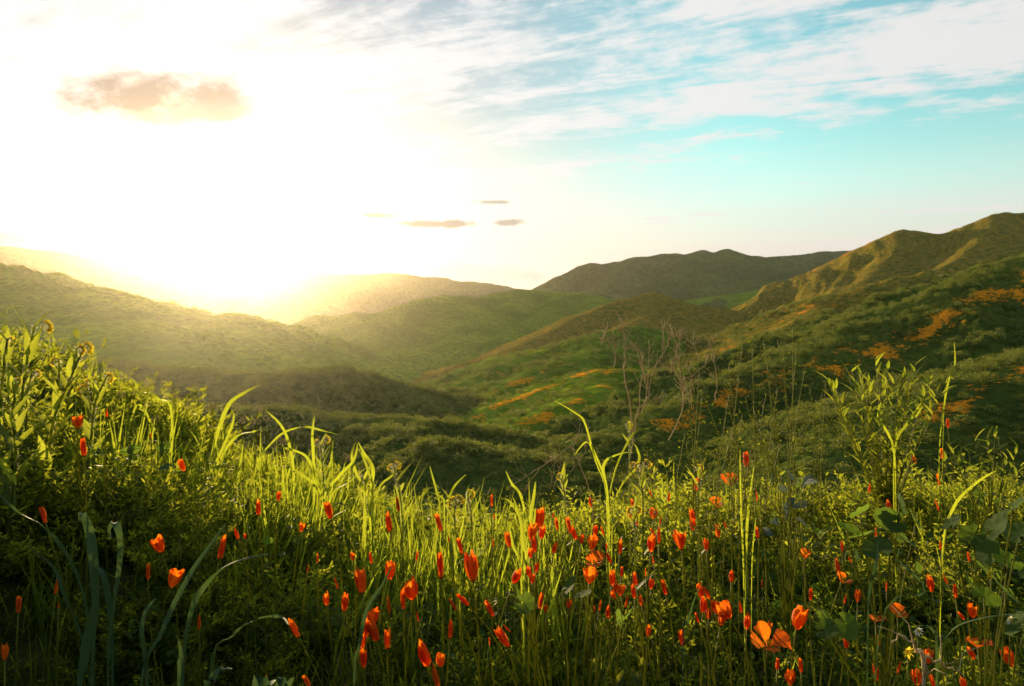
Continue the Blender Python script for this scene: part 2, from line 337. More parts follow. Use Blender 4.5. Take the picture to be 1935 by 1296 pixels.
# ------------------------------------------------------------------ the hills: ridge lines as (photo column, photo row, distance)
HILLS = [
 ('mountain', 'hill_far', 'far hazy mountain below the clouds at the left edge', .36, 60, [
   [(-1100, 520, 1950), (-500, 495, 1950), (-200, 474, 1950), (-60, 462, 1950), (20, 466, 1950), (90, 474, 1950), (150, 490, 1950), (230, 502, 1930), (310, 514, 1900), (400, 534, 1900), (480, 552, 1900)]]),
 ('mountain', 'hill_far', 'lower hazy ridge behind the grassy hill at the left', .4, 40, [
   [(-900, 500, 1650), (-400, 500, 1618), (-100, 505, 1587), (0, 508, 1555), (80, 512, 1555), (150, 524, 1523), (260, 540, 1491), (380, 556, 1460)]]),
 ('mountain', 'hill_far', 'long blue hazy mountain range under the low sun', .36, 60, [
   [(330, 545, 2700), (440, 526, 2637), (500, 520, 2572), (560, 515, 2572), (625, 517, 2572), (680, 519, 2507), (740, 516, 2507), (790, 527, 2443), (815, 524, 2443),
    (850, 532, 2379), (890, 532, 2379), (935, 543, 2314), (1010, 548, 2249), (1150, 556, 2186)]]),
 ('mountain', 'hill_far', 'dark distant ridge behind the rugged mountain right of centre', .5, 30, [
   [(1380, 492, 2050), (1440, 486, 2050), (1500, 482, 2050), (1550, 475, 2050), (1640, 472, 2050), (1760, 468, 2050), (1900, 470, 2050), (2300, 480, 2050)]]),
 ('mountain', 'hill_far', 'rugged olive mountain with knobbly summit right of centre', .58, 12, [
   [(985, 556, 1600), (1020, 545, 1600), (1060, 520, 1600), (1098, 500, 1640), (1118, 495, 1640), (1140, 499, 1640), (1200, 487, 1680), (1265, 478, 1680), (1290, 481, 1680), (1312, 479, 1680),
    (1325, 474, 1680), (1345, 481, 1680), (1372, 471, 1680), (1400, 480, 1680), (1440, 487, 1720), (1500, 492, 1760), (1600, 500, 1840)],
   [(1200, 487, 1680), (1165, 520, 1480), (1120, 560, 1320)], [(1325, 474, 1680), (1270, 515, 1480), (1200, 550, 1320), (1150, 575, 1200)],
   [(1372, 471, 1680), (1350, 510, 1480), (1300, 545, 1320), (1240, 565, 1200)], [(1440, 487, 1720), (1430, 520, 1440), (1390, 550, 1200), (1330, 575, 1080)],
   [(1510, 500, 1680), (1490, 530, 1360), (1450, 560, 1120)]]),
 ('hill', 'hill_mid', 'low brown hill in the dip right of centre before the rugged mountain', .34, 14, [
   [(1250, 575, 1150), (1330, 562, 1150), (1400, 553, 1150), (1450, 545, 1150), (1500, 543, 1150), (1560, 546, 1150), (1640, 552, 1150)]]),
 ('hill', 'hill_right', 'tall dark hill with an orange flank rising at the right edge', .5, 8, [
   [(2500, 430, 640), (2200, 400, 640), (2050, 398, 640), (1935, 403, 640), (1895, 404, 645), (1860, 420, 655), (1820, 432, 660), (1780, 442, 665), (1745, 443, 670), (1710, 437, 675), (1685, 446, 680),
    (1650, 470, 690), (1600, 502, 700), (1560, 530, 710), (1520, 556, 720), (1470, 578, 730), (1420, 589, 740), (1340, 600, 760)],
   [(1710, 437, 675), (1690, 480, 600), (1640, 530, 540), (1560, 585, 500)], [(1895, 404, 645), (1850, 460, 560), (1800, 500, 500)]]),
 ('hill', 'hill_mid', 'rounded hump with a grassy crest at the centre of the valley', .52, 7, [
   [(560, 612, 820), (600, 596, 820), (640, 599, 830), (670, 592, 840), (720, 590, 850), (750, 580, 870), (800, 562, 900), (840, 557, 910), (880, 561, 930), (905, 562, 940), (935, 553, 1000), (975, 548, 1020), (1020, 548, 1020),
    (1060, 553, 1000), (1100, 552, 1000), (1130, 560, 990), (1170, 570, 980), (1260, 580, 1000)],
   [(600, 596, 820), (560, 622, 720), (520, 655, 640), (490, 690, 570)],
   [(670, 592, 840), (630, 622, 740), (580, 660, 640), (530, 700, 560)],
   [(750, 580, 870), (715, 608, 780), (660, 648, 680), (600, 692, 590), (560, 720, 540)],
   [(880, 561, 930), (862, 588, 840), (800, 625, 740), (720, 668, 640), (640, 705, 570), (590, 730, 530)],
   [(905, 575, 900), (890, 606, 790), (830, 650, 680), (760, 690, 600), (690, 722, 540)],
   [(975, 548, 1020), (960, 580, 880), (910, 618, 760), (860, 655, 660)],
   [(1060, 553, 1000), (1030, 588, 850), (970, 622, 740), (920, 650, 660)],
   [(1130, 560, 990), (1110, 585, 860), (1060, 610, 760)]]),
 ('hill', 'hill_right', 'rounded dark knoll in the middle of the valley right of centre', .50, 7, [
   [(1000, 645, 520), (1050, 622, 540), (1100, 598, 560), (1140, 580, 580), (1180, 566, 590), (1235, 555, 600), (1280, 568, 600), (1330, 580, 610), (1400, 588, 620), (1480, 597, 640), (1560, 602, 650)],
   [(1100, 598, 560), (1000, 650, 470), (880, 690, 420), (790, 722, 380)],
   [(1050, 622, 540), (980, 652, 490), (900, 680, 450), (830, 705, 420), (770, 728, 400)],
   [(1235, 555, 600), (1230, 590, 530), (1170, 630, 450), (1090, 665, 400), (1010, 695, 360)],
   [(1330, 580, 610), (1310, 615, 520), (1260, 650, 450)]]),
 ('hill', 'hill_mid', 'green spur streaked with orange poppies running down to the valley centre', .42, 6, [
   [(1200, 615, 400), (1140, 632, 380), (1080, 645, 360), (1020, 665, 340), (960, 690, 320), (900, 720, 300), (850, 750, 285), (810, 765, 275)],
   [(1140, 632, 380), (1110, 670, 310), (1050, 695, 280), (980, 720, 260), (930, 750, 240), (890, 775, 225)]]),
 ('hill', 'hill_right', 'dark scrubby shoulder under the tall hill at the right', .45, 6, [
   [(2100, 540, 330), (1935, 515, 340), (1850, 520, 345), (1790, 522, 350), (1740, 520, 350), (1700, 522, 350), (1650, 535, 350), (1600, 552, 345), (1560, 572, 335), (1520, 600, 320), (1480, 625, 310),
    (1420, 655, 295), (1350, 672, 285), (1280, 700, 270), (1220, 722, 255), (1150, 748, 245)],
   [(1560, 572, 335), (1540, 630, 260), (1500, 670, 230)]]),
 ('hill', 'hill_mid', 'low spur with bright orange poppy streaks beside the dry twigs', .42, 4, [
   [(1230, 700, 215), (1170, 702, 205), (1120, 705, 200), (1080, 715, 192), (1030, 735, 185), (980, 752, 178), (930, 772, 170), (900, 790, 165)],
   [(1150, 703, 202), (1130, 740, 160), (1080, 760, 150), (1020, 785, 140), (985, 800, 135)]]),
 ('hill', 'hill_mid', 'smooth grassy hill sloping down from the left edge below the sun', .33, 8, [
   [(-700, 309, 520), (-250, 434, 480), (0, 509, 450), (40, 523, 445), (110, 549, 440), (150, 552, 438), (195, 544, 435), (240, 554, 430), (300, 580, 420), (360, 599, 410), (400, 613, 405), (450, 630, 400), (520, 657, 395), (600, 689, 385), (680, 714, 375)],
   [(110, 549, 440), (200, 609, 360), (330, 669, 310), (430, 699, 290)]]),
 ('hill', 'hill_near', 'dark bushy ridge across the valley floor left of centre', .36, 7, [
   [(-200, 640, 230), (60, 668, 230), (200, 690, 225), (330, 702, 220), (430, 708, 215), (550, 704, 210), (640, 702, 205), (700, 711, 200), (770, 732, 192), (850, 768, 180), (900, 786, 172), (1000, 815, 160)]]),
 ('hill', 'hill_near', 'shadowed scrub mound at the bottom of the valley behind the grass', .38, 6, [
   [(150, 770, 125), (300, 776, 123), (430, 775, 122), (540, 778, 120), (640, 798, 115), (760, 796, 112), (850, 801, 108), (950, 832, 102), (1050, 862, 96), (1120, 900, 90)],
   [(860, 850, 88), (980, 880, 80), (1080, 905, 75)]]),
 ('hill', 'hill_near', 'near hillside thick with shrubs and orange poppies at the right', .40, 5, [
   [(2900, 180, 190), (2300, 370, 170), (2050, 455, 155), (1935, 490, 150), (1880, 514, 147), (1800, 560, 142), (1700, 600, 137), (1600, 640, 132), (1550, 660, 128), (1480, 690, 122), (1400, 722, 116), (1300, 765, 108), (1220, 800, 100), (1130, 850, 90)]]),
 ('hill', 'hill_near', 'lower shrubby slope with an orange streak at the right edge', .46, 4, [
   [(2600, 520, 95), (2200, 620, 82), (2000, 672, 72), (1935, 692, 69), (1850, 722, 65), (1760, 770, 60), (1660, 830, 54), (1560, 880, 50), (1400, 930, 46)]]),
]
cols = np.arange(-1500, 3440, 4.0); rows = np.exp(np.arange(math.log(7.0), math.log(3400.0), .0165))
PX, DD = np.meshgrid(cols, rows); X = (PX - CX) / F * DD; Y = DD; NR, NC = X.shape
base = -42 - .085 * np.clip(DD - 120, 0, 1300) - .02 * np.clip(DD - 1420, 0, 5000)
base = base + np.minimum(.10 * np.clip(np.abs(X) - 300 - .5 * DD, 0, 3000), 120)
zb = np.where(DD < 150, ground(X, Y), -999)
ZH = []
SPUR = {0: (.10, .10, .3, .95), 2: (.10, .08, .2, .98), 4: (.28, .045, .25, .97), 6: (.30, .07, .45, .9), 7: (.22, .05, .36, .93), 8: (.25, .06, .40, .92), 9: (.25, .07, .45, .9), 10: (.24, .10, .5, .87), 12: (.25, .10, .25, .97)}
for name, mt, label, slope, rad, lines in HILLS:
    zs, dm = [], np.full(X.shape, 1e9)
    for ln in lines:
        pts = [P(*q) for q in ln]; zz = np.full(X.shape, -1e9)
        for p, q in zip(pts[:-1], pts[1:]):
            ex, ey = q.x - p.x, q.y - p.y
            t = np.clip(((X - p.x) * ex + (Y - p.y) * ey) / (ex * ex + ey * ey), 0, 1)
            d = np.hypot(X - p.x - t * ex, Y - p.y - t * ey)
            z = p.z + t * (q.z - p.z) - slope * (np.sqrt(d * d + rad * rad) - rad)
            zz = np.maximum(zz, z); dm = np.minimum(dm, d)
        zs.append(zz)
    k = rad * .35; zm = np.maximum.reduce(zs)
    z = zm + k * np.log(sum(np.exp((q - zm) / k) for q in zs))
    Dm = np.mean([q[2] for q in lines[0]]); s1 = Dm * .10 + 8
    g = ridged(X / s1 + 3.3 * len(ZH), Y / s1, 4) - .62
    z = z + np.minimum(dm, s1) * .50 * g + (fbm(X / (s1 * .11), Y / (s1 * .11), 4) - .45) * s1 * (.075 if len(ZH) in (4, 6) else .045) * np.clip(dm / (s1 * .25), .40, 1)
    if len(ZH) in SPUR:
        amp, wid, dxn, dyn = SPUR[len(ZH)]; L_ = Dm * wid
        c_ = (X * dyn - Y * dxn) / L_ + 1.1 * fbm(X / (L_ * 2.2), Y / (L_ * 2.2), 2); al = (X * dxn + Y * dyn) / (L_ * 7)
        sp = (1 - np.abs(2 * vnoise(c_ + 31, al + 7.7) - 1)) + .45 * (1 - np.abs(2 * vnoise(c_ * 2.3 + 5, al * 2.3) - 1))
        z = z + amp * L_ * (sp - .8) * np.clip(dm / (L_ * 1.2), 0, 1)
    ZH.append(z)
ZH = np.array(ZH); top = np.maximum(ZH.max(0), np.maximum(base, zb))

def grid_mesh(name, z, keep, m, poppy=None, dry=None):
    q = keep[:-1, :-1] | keep[1:, :-1] | keep[:-1, 1:] | keep[1:, 1:]
    ii, jj = np.nonzero(q)
    if not len(ii): return None
    a_ = ii * NC + jj; fc = np.stack([a_, a_ + 1, a_ + NC + 1, a_ + NC], 1)
    used, inv = np.unique(fc.ravel(), return_inverse=True); fc = inv.reshape(-1, 4)
    vs = np.stack([X.ravel()[used], Y.ravel()[used], z.ravel()[used]], 1)
    me = bpy.data.meshes.new(name); me.vertices.add(len(vs)); me.vertices.foreach_set('co', vs.ravel())
    me.loops.add(len(fc) * 4); me.loops.foreach_set('vertex_index', fc.ravel())
    me.polygons.add(len(fc)); me.polygons.foreach_set('loop_start', np.arange(0, len(fc) * 4, 4)); me.polygons.foreach_set('loop_total', np.full(len(fc), 4))
    me.polygons.foreach_set('use_smooth', np.ones(len(fc), bool)); me.update(calc_edges=True)
    for nm, arr in (('poppy', poppy), ('dry', dry)):
        if arr is not None:
            at = me.attributes.new(nm, 'FLOAT', 'POINT'); at.data.foreach_set('value', arr.ravel()[used].astype(np.float32))
    me.materials.append(M[m]); return me, vs, fc
def near_line(pts, width, shift=0):
    """1 on the ground along the line of (column,row,distance) points, falling to 0 at WIDTH metres"""
    best = np.full(X.shape, 1e9); pts = [P(*q) for q in pts]
    for p, q in zip(pts[:-1], pts[1:]):
        ex, ey = q.x - p.x, q.y - p.y
        t = np.clip(((X - p.x) * ex + (Y - p.y) * ey) / (ex * ex + ey * ey), 0, 1)
        best = np.minimum(best, np.hypot(X - p.x - t * ex, Y - p.y - t * ey))
    return np.clip(1 - best / width, 0, 1)
def patches(i):
    z = np.zeros_like(X)
    l = HILLS[i][5]
    if i == 15: z = np.maximum(near_line([(2200, 412, 150), (1935, 508, 138), (1800, 572, 130), (1700, 612, 124), (1600, 650, 118)], 9), near_line([(1600, 640, 126), (1400, 722, 112), (1250, 790, 100)], 7) * .8)
    if i == 16: z = near_line([(2100, 640, 74), (1935, 695, 67), (1850, 725, 62), (1780, 760, 58)], 6)
    if i == 11: z = np.maximum(near_line(l[0], 9), near_line(l[1], 7))
    if i == 9: z = np.maximum(near_line(l[0][3:], 9) * .7, near_line(l[1][1:], 9) * .8)
    if i == 10: z = near_line(l[0][7:], 20) * .75
    if i == 6: z = near_line(l[0][9:], 50) * .8
    if i == 8: z = near_line(l[0][:4], 20) * .6
    if i == 7: z = near_line(l[3][2:], 22) * .4
    return z
hill_geo = []
for i, (name, mt, label, slope, rad, lines) in enumerate(HILLS):
    others = np.maximum(np.maximum.reduce([ZH[j] for j in range(len(HILLS)) if j != i]), np.maximum(base, zb))
    keep = ZH[i] >= others - .012 * DD
    dry = np.clip((ZH[i] - np.minimum(base, ZH[i])) / 120, 0, 1) * 0
    if mt == 'hill_right': dry = dry + .48  # right hills browner; on the knoll this paints in a warm flare tint
    r = grid_mesh(name, ZH[i], keep, mt, patches(i), dry)
    if r is None: hill_geo.append(None); continue
    me, vs, fc = r
    tag(link(name, me), label, name, kind='structure'); hill_geo.append((vs, fc))
r = grid_mesh('valley_floor', base + 3 * (fbm(X / 40, Y / 40, 3) - .5), base >= top - .02 * DD, 'hill_mid')
if r: tag(link('valley_floor', r[0]), 'low green floor of the valley between the hills', 'valley', kind='structure')
# the bank itself, all round the camera
rr = np.concatenate([[0.05], np.exp(np.linspace(math.log(.25), math.log(95), 190))]); th = np.linspace(0, 2 * math.pi, 300, endpoint=False)
RR, TH = np.meshgrid(rr, th, indexing='ij'); bx, by = RR * np.sin(TH), RR * np.cos(TH); bz = ground(bx, by)
me = bpy.data.meshes.new('ground'); n_t = len(th)
fc = [(i * n_t + j, i * n_t + (j + 1) % n_t, (i + 1) * n_t + (j + 1) % n_t, (i + 1) * n_t + j) for i in range(len(rr) - 1) for j in range(n_t)]
fc.append(tuple(range(n_t - 1, -1, -1)))
me.from_pydata(np.stack([bx.ravel(), by.ravel(), bz.ravel()], 1).tolist(), [], fc); me.materials.append(M['bank'])
me.polygons.foreach_set('use_smooth', [True] * len(me.polygons))
tag(link('ground', me), 'dark earth of the flowery bank under the foreground plants', 'ground', kind='structure')

# ------------------------------------------------------------------ geometry-node scatter for what nobody could count
def scatter(name, protos, pts, rots, scls, idxs, label, cat):
    col_ = bpy.data.collections.new(name + '_protos')
    for i, (me, _) in enumerate(protos):
        col_.objects.link(bpy.data.objects.new('%s_%02d' % (name, i), me))
    me = bpy.data.meshes.new(name); me.from_pydata([tuple(p) for p in pts], [], [])
    at = me.attributes.new('rot', 'FLOAT_VECTOR', 'POINT'); at.data.foreach_set('vector', np.array(rots, np.float32).ravel())
    at = me.attributes.new('scl', 'FLOAT', 'POINT'); at.data.foreach_set('value', np.array(scls, np.float32))
    at = me.attributes.new('idx', 'INT', 'POINT'); at.data.foreach_set('value', np.array(idxs, np.int32))
    ng = bpy.data.node_groups.new(name, 'GeometryNodeTree')
    ng.interface.new_socket('Geometry', in_out='INPUT', socket_type='NodeSocketGeometry')
    ng.interface.new_socket('Geometry', in_out='OUTPUT', socket_type='NodeSocketGeometry')
    N = ng.nodes; gi = N.new('NodeGroupInput'); go = N.new('NodeGroupOutput')
    ci = N.new('GeometryNodeCollectionInfo'); ci.inputs['Collection'].default_value = col_
    ci.inputs['Separate Children'].default_value = True; ci.inputs['Reset Children'].default_value = True
    ip = N.new('GeometryNodeInstanceOnPoints'); ip.inputs['Pick Instance'].default_value = True
    def attr(nm, ty):
        q = N.new('GeometryNodeInputNamedAttribute'); q.data_type = ty; q.inputs['Name'].default_value = nm
        return [o for o in q.outputs if o.enabled and o.name == 'Attribute'][0]
    L = ng.links.new
    L(gi.outputs[0], ip.inputs['Points']); L(ci.outputs[0], ip.inputs['Instance'])
    L(attr('idx', 'INT'), ip.inputs['Instance Index']); L(attr('rot', 'FLOAT_VECTOR'), ip.inputs['Rotation'])
    L(attr('scl', 'FLOAT'), ip.inputs['Scale']); L(ip.outputs[0], go.inputs[0])
    o = link(name, me); md = o.modifiers.new('scatter', 'NODES'); md.node_group = ng
    return tag(o, label, cat, kind='stuff')
V3 = lambda a_, b_, c_: Vector((a_, b_, c_))
def rnd_dir(zlo=-1., zhi=1.):
    z = random.uniform(zlo, zhi); t = random.uniform(0, 6.283); s_ = math.sqrt(max(0, 1 - z * z))
    return V3(s_ * math.cos(t), s_ * math.sin(t), z)

# ------------------------------------------------------------------ shrubs of the hillsides
def shrub_mesh(seed, nl):
    random.seed(seed); mb = MB(); lobes = [(V3(random.uniform(-.45, .45), random.uniform(-.45, .45), random.uniform(.2, .5)), random.uniform(.4, .65)) for _ in range(6)]
    for _ in range(nl):
        c, r_ = random.choice(lobes); d = rnd_dir(-.3, 1); p = c + d * r_ * random.uniform(.75, 1.05)
        mb.tri_leaf(p, (d + rnd_dir() * .9).normalized(), random.uniform(.16, .30), random.uniform(.09, .16))
    for k in range(4):
        mb.tube([V3(0, 0, -.3), lobes[k][0] * .9], .04, .015, 3)
    return mb.mesh('shrub', 'shrub', False)
shrubs = [shrub_mesh(100 + i, 130) for i in range(5)]
near_list, pts, rots, scls, idxs = [], [], [], [], []
SH = {15: (3.0, .95), 16: (1.6, .7), 14: (1.4, .9), 13: (2.6, 1.2), 12: (16., 1.0), 10: (8., 1.3), 9: (9., 1.2), 11: (5., .9)}
for i, (area, size) in SH.items():
    vs, fc = hill_geo[i]
    a_, b_, c_, d_ = vs[fc[:, 0]], vs[fc[:, 1]], vs[fc[:, 2]], vs[fc[:, 3]]
    cen = (a_ + b_ + c_ + d_) / 4
    px = cen[:, 0] / cen[:, 1] * F + CX; py = HY - cen[:, 2] / cen[:, 1] * F
    ar = np.linalg.norm(np.cross(c_ - a_, d_ - b_), axis=1) * .5
    ar = ar * ((px > -150) & (px < 2080) & (py < 1000))
    n = int(min(9000, ar.sum() / area)); pick = rng.choice(len(fc), n, p=ar / ar.sum())
    s_, t_ = rng.random(n)[:, None], rng.random(n)[:, None]
    q = (a_[pick] * (1 - s_) + b_[pick] * s_) * (1 - t_) + (d_[pick] * (1 - s_) + c_[pick] * s_) * t_
    # poppy patches stay open
    ppx = patches(i).ravel() if i in (9, 10, 11, 15, 16) else None
    gap = fbm(q[:, 0] / (size * 9) + 5, q[:, 1] / (size * 9), 3)
    for j in range(n):
        x, y, z = q[j]
        if ppx is not None:
            cj = int(round((x / y * F + CX - cols[0]) / 4)); ri = int(np.searchsorted(rows, y))
            if 0 <= cj < NC and 0 <= ri < NR and ppx[ri * NC + cj] * 1.3 > random.random() + .25: continue
        if gap[j] < .36: continue
        s0 = size * random.uniform(.55, 1.35) * (1.2 if gap[j] > .55 else .9)
        rec = ((x, y, z), (random.uniform(-.2, .2), random.uniform(-.2, .2), random.uniform(0, 6.28)), s0, random.randrange(5))
        if i in (15, 16): near_list.append((-s0 / y, i, rec))
        else: pts.append(rec[0]); rots.append(rec[1]); scls.append(rec[2]); idxs.append(rec[3])
def in_view(rec):
    x, y, z = rec[0]; px = x / y * F + CX; py = HY - z / y * F
    return 1300 < px < 1930 and py < 800 and not (1500 < px < 1800 and py > 660)
near_list.sort(key=lambda q: q[0]); ind = 0
for key, i, rec in near_list:
    if ind < 300 and in_view(rec):
        o = link('hillside_shrub', shrubs[rec[3]], None, rec[0], rec[1], (rec[2], rec[2], rec[2] * .85)); ind += 1
        if i == 15: tag(o, 'rounded grey-green shrub in the dense cover of the near right hillside', 'shrub', 'shrubs on the near right hillside')
        else: tag(o, 'rounded shrub beside the orange streak on the slope at the right edge', 'shrub', 'shrubs on the slope at the right edge')
    else: pts.append(rec[0]); rots.append(rec[1]); scls.append(rec[2]); idxs.append(rec[3])
scatter('shrubbery', [(m_, 0) for m_ in shrubs], pts, rots, scls, idxs, 'low scrub covering the hills round the valley', 'shrubbery')

# ------------------------------------------------------------------ foliage of the bank
def fern_tuft(seed):
    random.seed(seed); mb = MB()
    for _ in range(13):
        az = random.uniform(0, 6.283); lean = random.uniform(.1, .75); L = random.uniform(.13, .25)
        d = V3(math.cos(az) * lean, math.sin(az) * lean, 1).normalized(); out = V3(math.cos(az), math.sin(az), 0)
        p0 = V3(random.uniform(-.04, .04), random.uniform(-.04, .04), -.02)
        stem = [p0 + d * L * t + out * .05 * t * t for t in (0, .35, .7, 1)]
        mb.tube(stem, .0011, .0006, 3)
        for k in range(9):                     # finely cut leaf: forks of narrow lobes
            t = .35 + .65 * k / 8; p = p0 + d * L * t + out * .05 * t * t
            for sgn in (-1, 1):
                side = d.cross(V3(0, 0, 1)).normalized() * sgn if d.cross(V3(0, 0, 1)).length > .01 else V3(sgn, 0, 0)
                br = (side * random.uniform(.6, 1) + d * random.uniform(.5, 1) + rnd_dir() * .45).normalized(); bl = .035 * (1.25 - t * .6)
                q = p + br * bl * .45
                for w_ in range(3):
                    mb.tri_leaf(q if w_ else p, (br + rnd_dir() * .55).normalized(), bl * random.uniform(.6, 1.0), .0062)
    return mb.mesh('fern', 'fern', False)
def grass_tuft(seed, n, hmin, hmax, w):
    random.seed(seed); mb = MB()
    for _ in range(n):
        az = random.uniform(0, 6.283); L = random.uniform(hmin, hmax); lean = random.uniform(.05, .45)
        mb.leaf(V3(random.uniform(-.05, .05), random.uniform(-.05, .05), -.02), V3(math.cos(az) * lean, math.sin(az) * lean, 1), L, w * random.uniform(.6, 1.2), random.uniform(.0, .45), 5, .3, .45)
    return mb.mesh('grass', 'grass')
def weed_tuft(seed, m='weed'):
    random.seed(seed); mb = MB()
    for _ in range(6):
        az = random.uniform(0, 6.283); lean = random.uniform(.05, .4); L = random.uniform(.16, .28)
        d = V3(math.cos(az) * lean, math.sin(az) * lean, 1).normalized(); p0 = V3(random.uniform(-.05, .05), random.uniform(-.05, .05), -.02)
        mb.tube([p0, p0 + d * L * .5, p0 + d * L], .0017, .0008, 3)
        for k in range(11):
            t = .2 + .8 * k / 10; e = rnd_dir(-.1, .5); e = (e + V3(0, 0, .35)).normalized()
            mb.leaf(p0 + d * L * t, e, random.uniform(.045, .085) * (1.2 - .5 * t), random.uniform(.010, .018), random.uniform(0, .4), 3, .3, .6)
    return mb.mesh('weed', m)
def sprig_tuft(seed):
    random.seed(seed); mb = MB()
    for _ in range(9):
        az = random.uniform(0, 6.283); lean = random.uniform(.05, .6); L = random.uniform(.12, .26)
        d = V3(math.cos(az) * lean, math.sin(az) * lean, 1).normalized(); p0 = V3(random.uniform(-.05, .05), random.uniform(-.05, .05), -.02)
        mb.tube([p0, p0 + d * L], .0011, .0006, 3)
        for k in range(8):
            t = .25 + .75 * k / 7; p = p0 + d * L * t
            for w_ in range(5):
                mb.tri_leaf(p, (rnd_dir(-.2, .8)).normalized(), random.uniform(.016, .034), .007)
    return mb.mesh('sprig', 'fern', False)
def dry_tuft(seed):
    random.seed(seed); mb = MB()
    for _ in range(9):
        az = random.uniform(0, 6.283); lean = random.uniform(.1, .9); L = random.uniform(.14, .34); d = V3(math.cos(az) * lean, math.sin(az) * lean, 1).normalized()
        p0 = V3(random.uniform(-.04, .04), random.uniform(-.04, .04), -.02); k1 = p0 + d * L * .6 + rnd_dir() * .01; e1 = k1 + (d + rnd_dir() * .6).normalized() * L * .4
        mb.tube([p0, k1, e1], .0011, .0005, 3)
        for q in range(4): mb.tri_leaf(k1.lerp(e1, q / 4), rnd_dir(0, 1), .012, .002)
    return mb.mesh('dry', 'dry', False)
def round_tuft(seed):
    random.seed(seed); mb = MB()
    for _ in range(9):
        az = random.uniform(0, 6.283); lean = random.uniform(.2, .9); L = random.uniform(.09, .2)
        d = V3(math.cos(az) * lean, math.sin(az) * lean, 1).normalized()
        mb.tube([V3(0, 0, -.02), d * L], .0015, .001, 3)
        mb.leaf(d * L, (d + V3(0, 0, -.6) + rnd_dir() * .4).normalized(), random.uniform(.03, .055), random.uniform(.03, .05), .1, 5, .15, .8)
    return mb.mesh('round', 'mallow')
protos = [fern_tuft(1), fern_tuft(2), fern_tuft(3), grass_tuft(4, 20, .14, .30, .008), grass_tuft(5, 13, .18, .36, .013), grass_tuft(6, 28, .10, .24, .005),
          weed_tuft(7), weed_tuft(8), sprig_tuft(9), sprig_tuft(10), round_tuft(11), round_tuft(12), dry_tuft(13), grass_tuft(14, 11, .22, .40, .010)]
random.seed(21); pts, rots, scls, idxs = [], [], [], []
def canopy(y): return float(np.interp(y, [.5, .9, 1.3, 1.8, 2.2, 2.6, 4, 8], [.45, .55, .68, .86, 1.0, 1.0, 1.0, 1.1]))
while len(pts) < 5200:
    y = .55 + 3.1 * random.random() ** 1.05; x = random.uniform(-1, 1) * (y * .86 + .45)
    right = x > .30 * y
    wgt = [5, 5, 5, 7, 4, 6, 2.5, 2.5, 4, 4, .8, .8, 1, 3] if not right else [3, 3, 3, 7, 2, 8, 2.5, 2.5, 4, 4, 4, 4, 1.5, 2]
    if -.50 * y < x < .1 * y and y > 1.5: wgt = [3, 3, 3, 10, 8, 8, 2, 2, 3, 3, .3, .3, 1, 9]
    if x < -.45 * y: wgt = [6, 6, 6, 4, 3, 5, 3, 3, 5, 5, .5, .5, .8, 2]
    pts.append((x, y, gz(x, y))); rots.append((random.gauss(0, .14), random.gauss(0, .14), random.uniform(0, 6.28)))
    scls.append(canopy(y) * random.uniform(.6, 1.0) * (.72 + .75 * float(fbm(np.array([x * 3.1 + 9]), np.array([y * 3.1]), 2)[0])) * (1.25 if random.random() < .12 else 1) * (1.12 if x < -.5 * y else (.85 if right else 1))); idxs.append(random.choices(range(14), wgt)[0])
for _ in range(300):                            # taller grass along the crest left of centre
    y = random.uniform(1.6, 2.45); x = random.uniform(-.62, .06) * y
    pts.append((x, y, gz(x, y))); rots.append((random.gauss(0, .2), random.gauss(0, .2), random.uniform(0, 6.28)))
    scls.append(random.uniform(.75, 1.25)); idxs.append(random.choice([4, 13, 13, 3]))
for _ in range(1600):                           # further down the slope beyond the crest
    y = random.uniform(3.4, 11); x = random.uniform(-1, 1) * y * .9
    pts.append((x, y, gz(x, y))); rots.append((random.gauss(0, .15), random.gauss(0, .15), random.uniform(0, 6.28))); scls.append(random.uniform(1.2, 2.2)); idxs.append(random.choice([0, 3, 4, 6, 7, 8]))
scatter('undergrowth', [(m_, 0) for m_ in protos], pts, rots, scls, idxs, 'dense leafy undergrowth and grass covering the near bank', 'undergrowth')

# ------------------------------------------------------------------ haze of the valley air
zall = [v[2] for o in bpy.data.objects if o.get('kind') == 'structure' for v in o.bound_box]
HZ0, HZ1 = min(zall) - 2.0, max(zall) + 6.0          # just below the lowest ground, just above the highest ridge
bm_v = [(x, y, z) for x in (-6700, 6700) for y in (-140, 3550) for z in (HZ0, HZ1)]
me = bpy.data.meshes.new('haze'); me.from_pydata(bm_v, [], [(0, 1, 3, 2), (4, 6, 7, 5), (0, 4, 5, 1), (2, 3, 7, 6), (0, 2, 6, 4), (1, 5, 7, 3)])
hm, n = mat('haze_air'); hv = n.n('ShaderNodeVolumePrincipled')
hv.inputs['Color'].default_value = (.94, .87, .73, 1); hv.inputs['Density'].default_value = HAZE_D; hv.inputs['Anisotropy'].default_value = HAZE_G
ho = n.n('ShaderNodeOutputMaterial'); n.link(hv.outputs[0], ho.inputs['Volume']); me.materials.append(hm)
tag(link('haze', me), 'pale golden haze filling the valley air', 'haze', kind='stuff')

# ------------------------------------------------------------------ placing on the bank: the point of a sight line that stands LEN above the ground
def on_bank(px, py, near_len, far_len, lo=.72, hi=3.0):
    ds = np.linspace(lo, hi, 240); x = (px - CX) / F * ds; z = (HY - py) / F * ds
    h = z - ground(x, ds); want = np.interp(ds, [.8, 2.3], [near_len, far_len])
    e = np.abs(h - want) + .02 * np.abs(ds - 1.6)
    return float(ds[int(np.argmin(e))])
def rel(pts, o): return [p - o for p in pts]

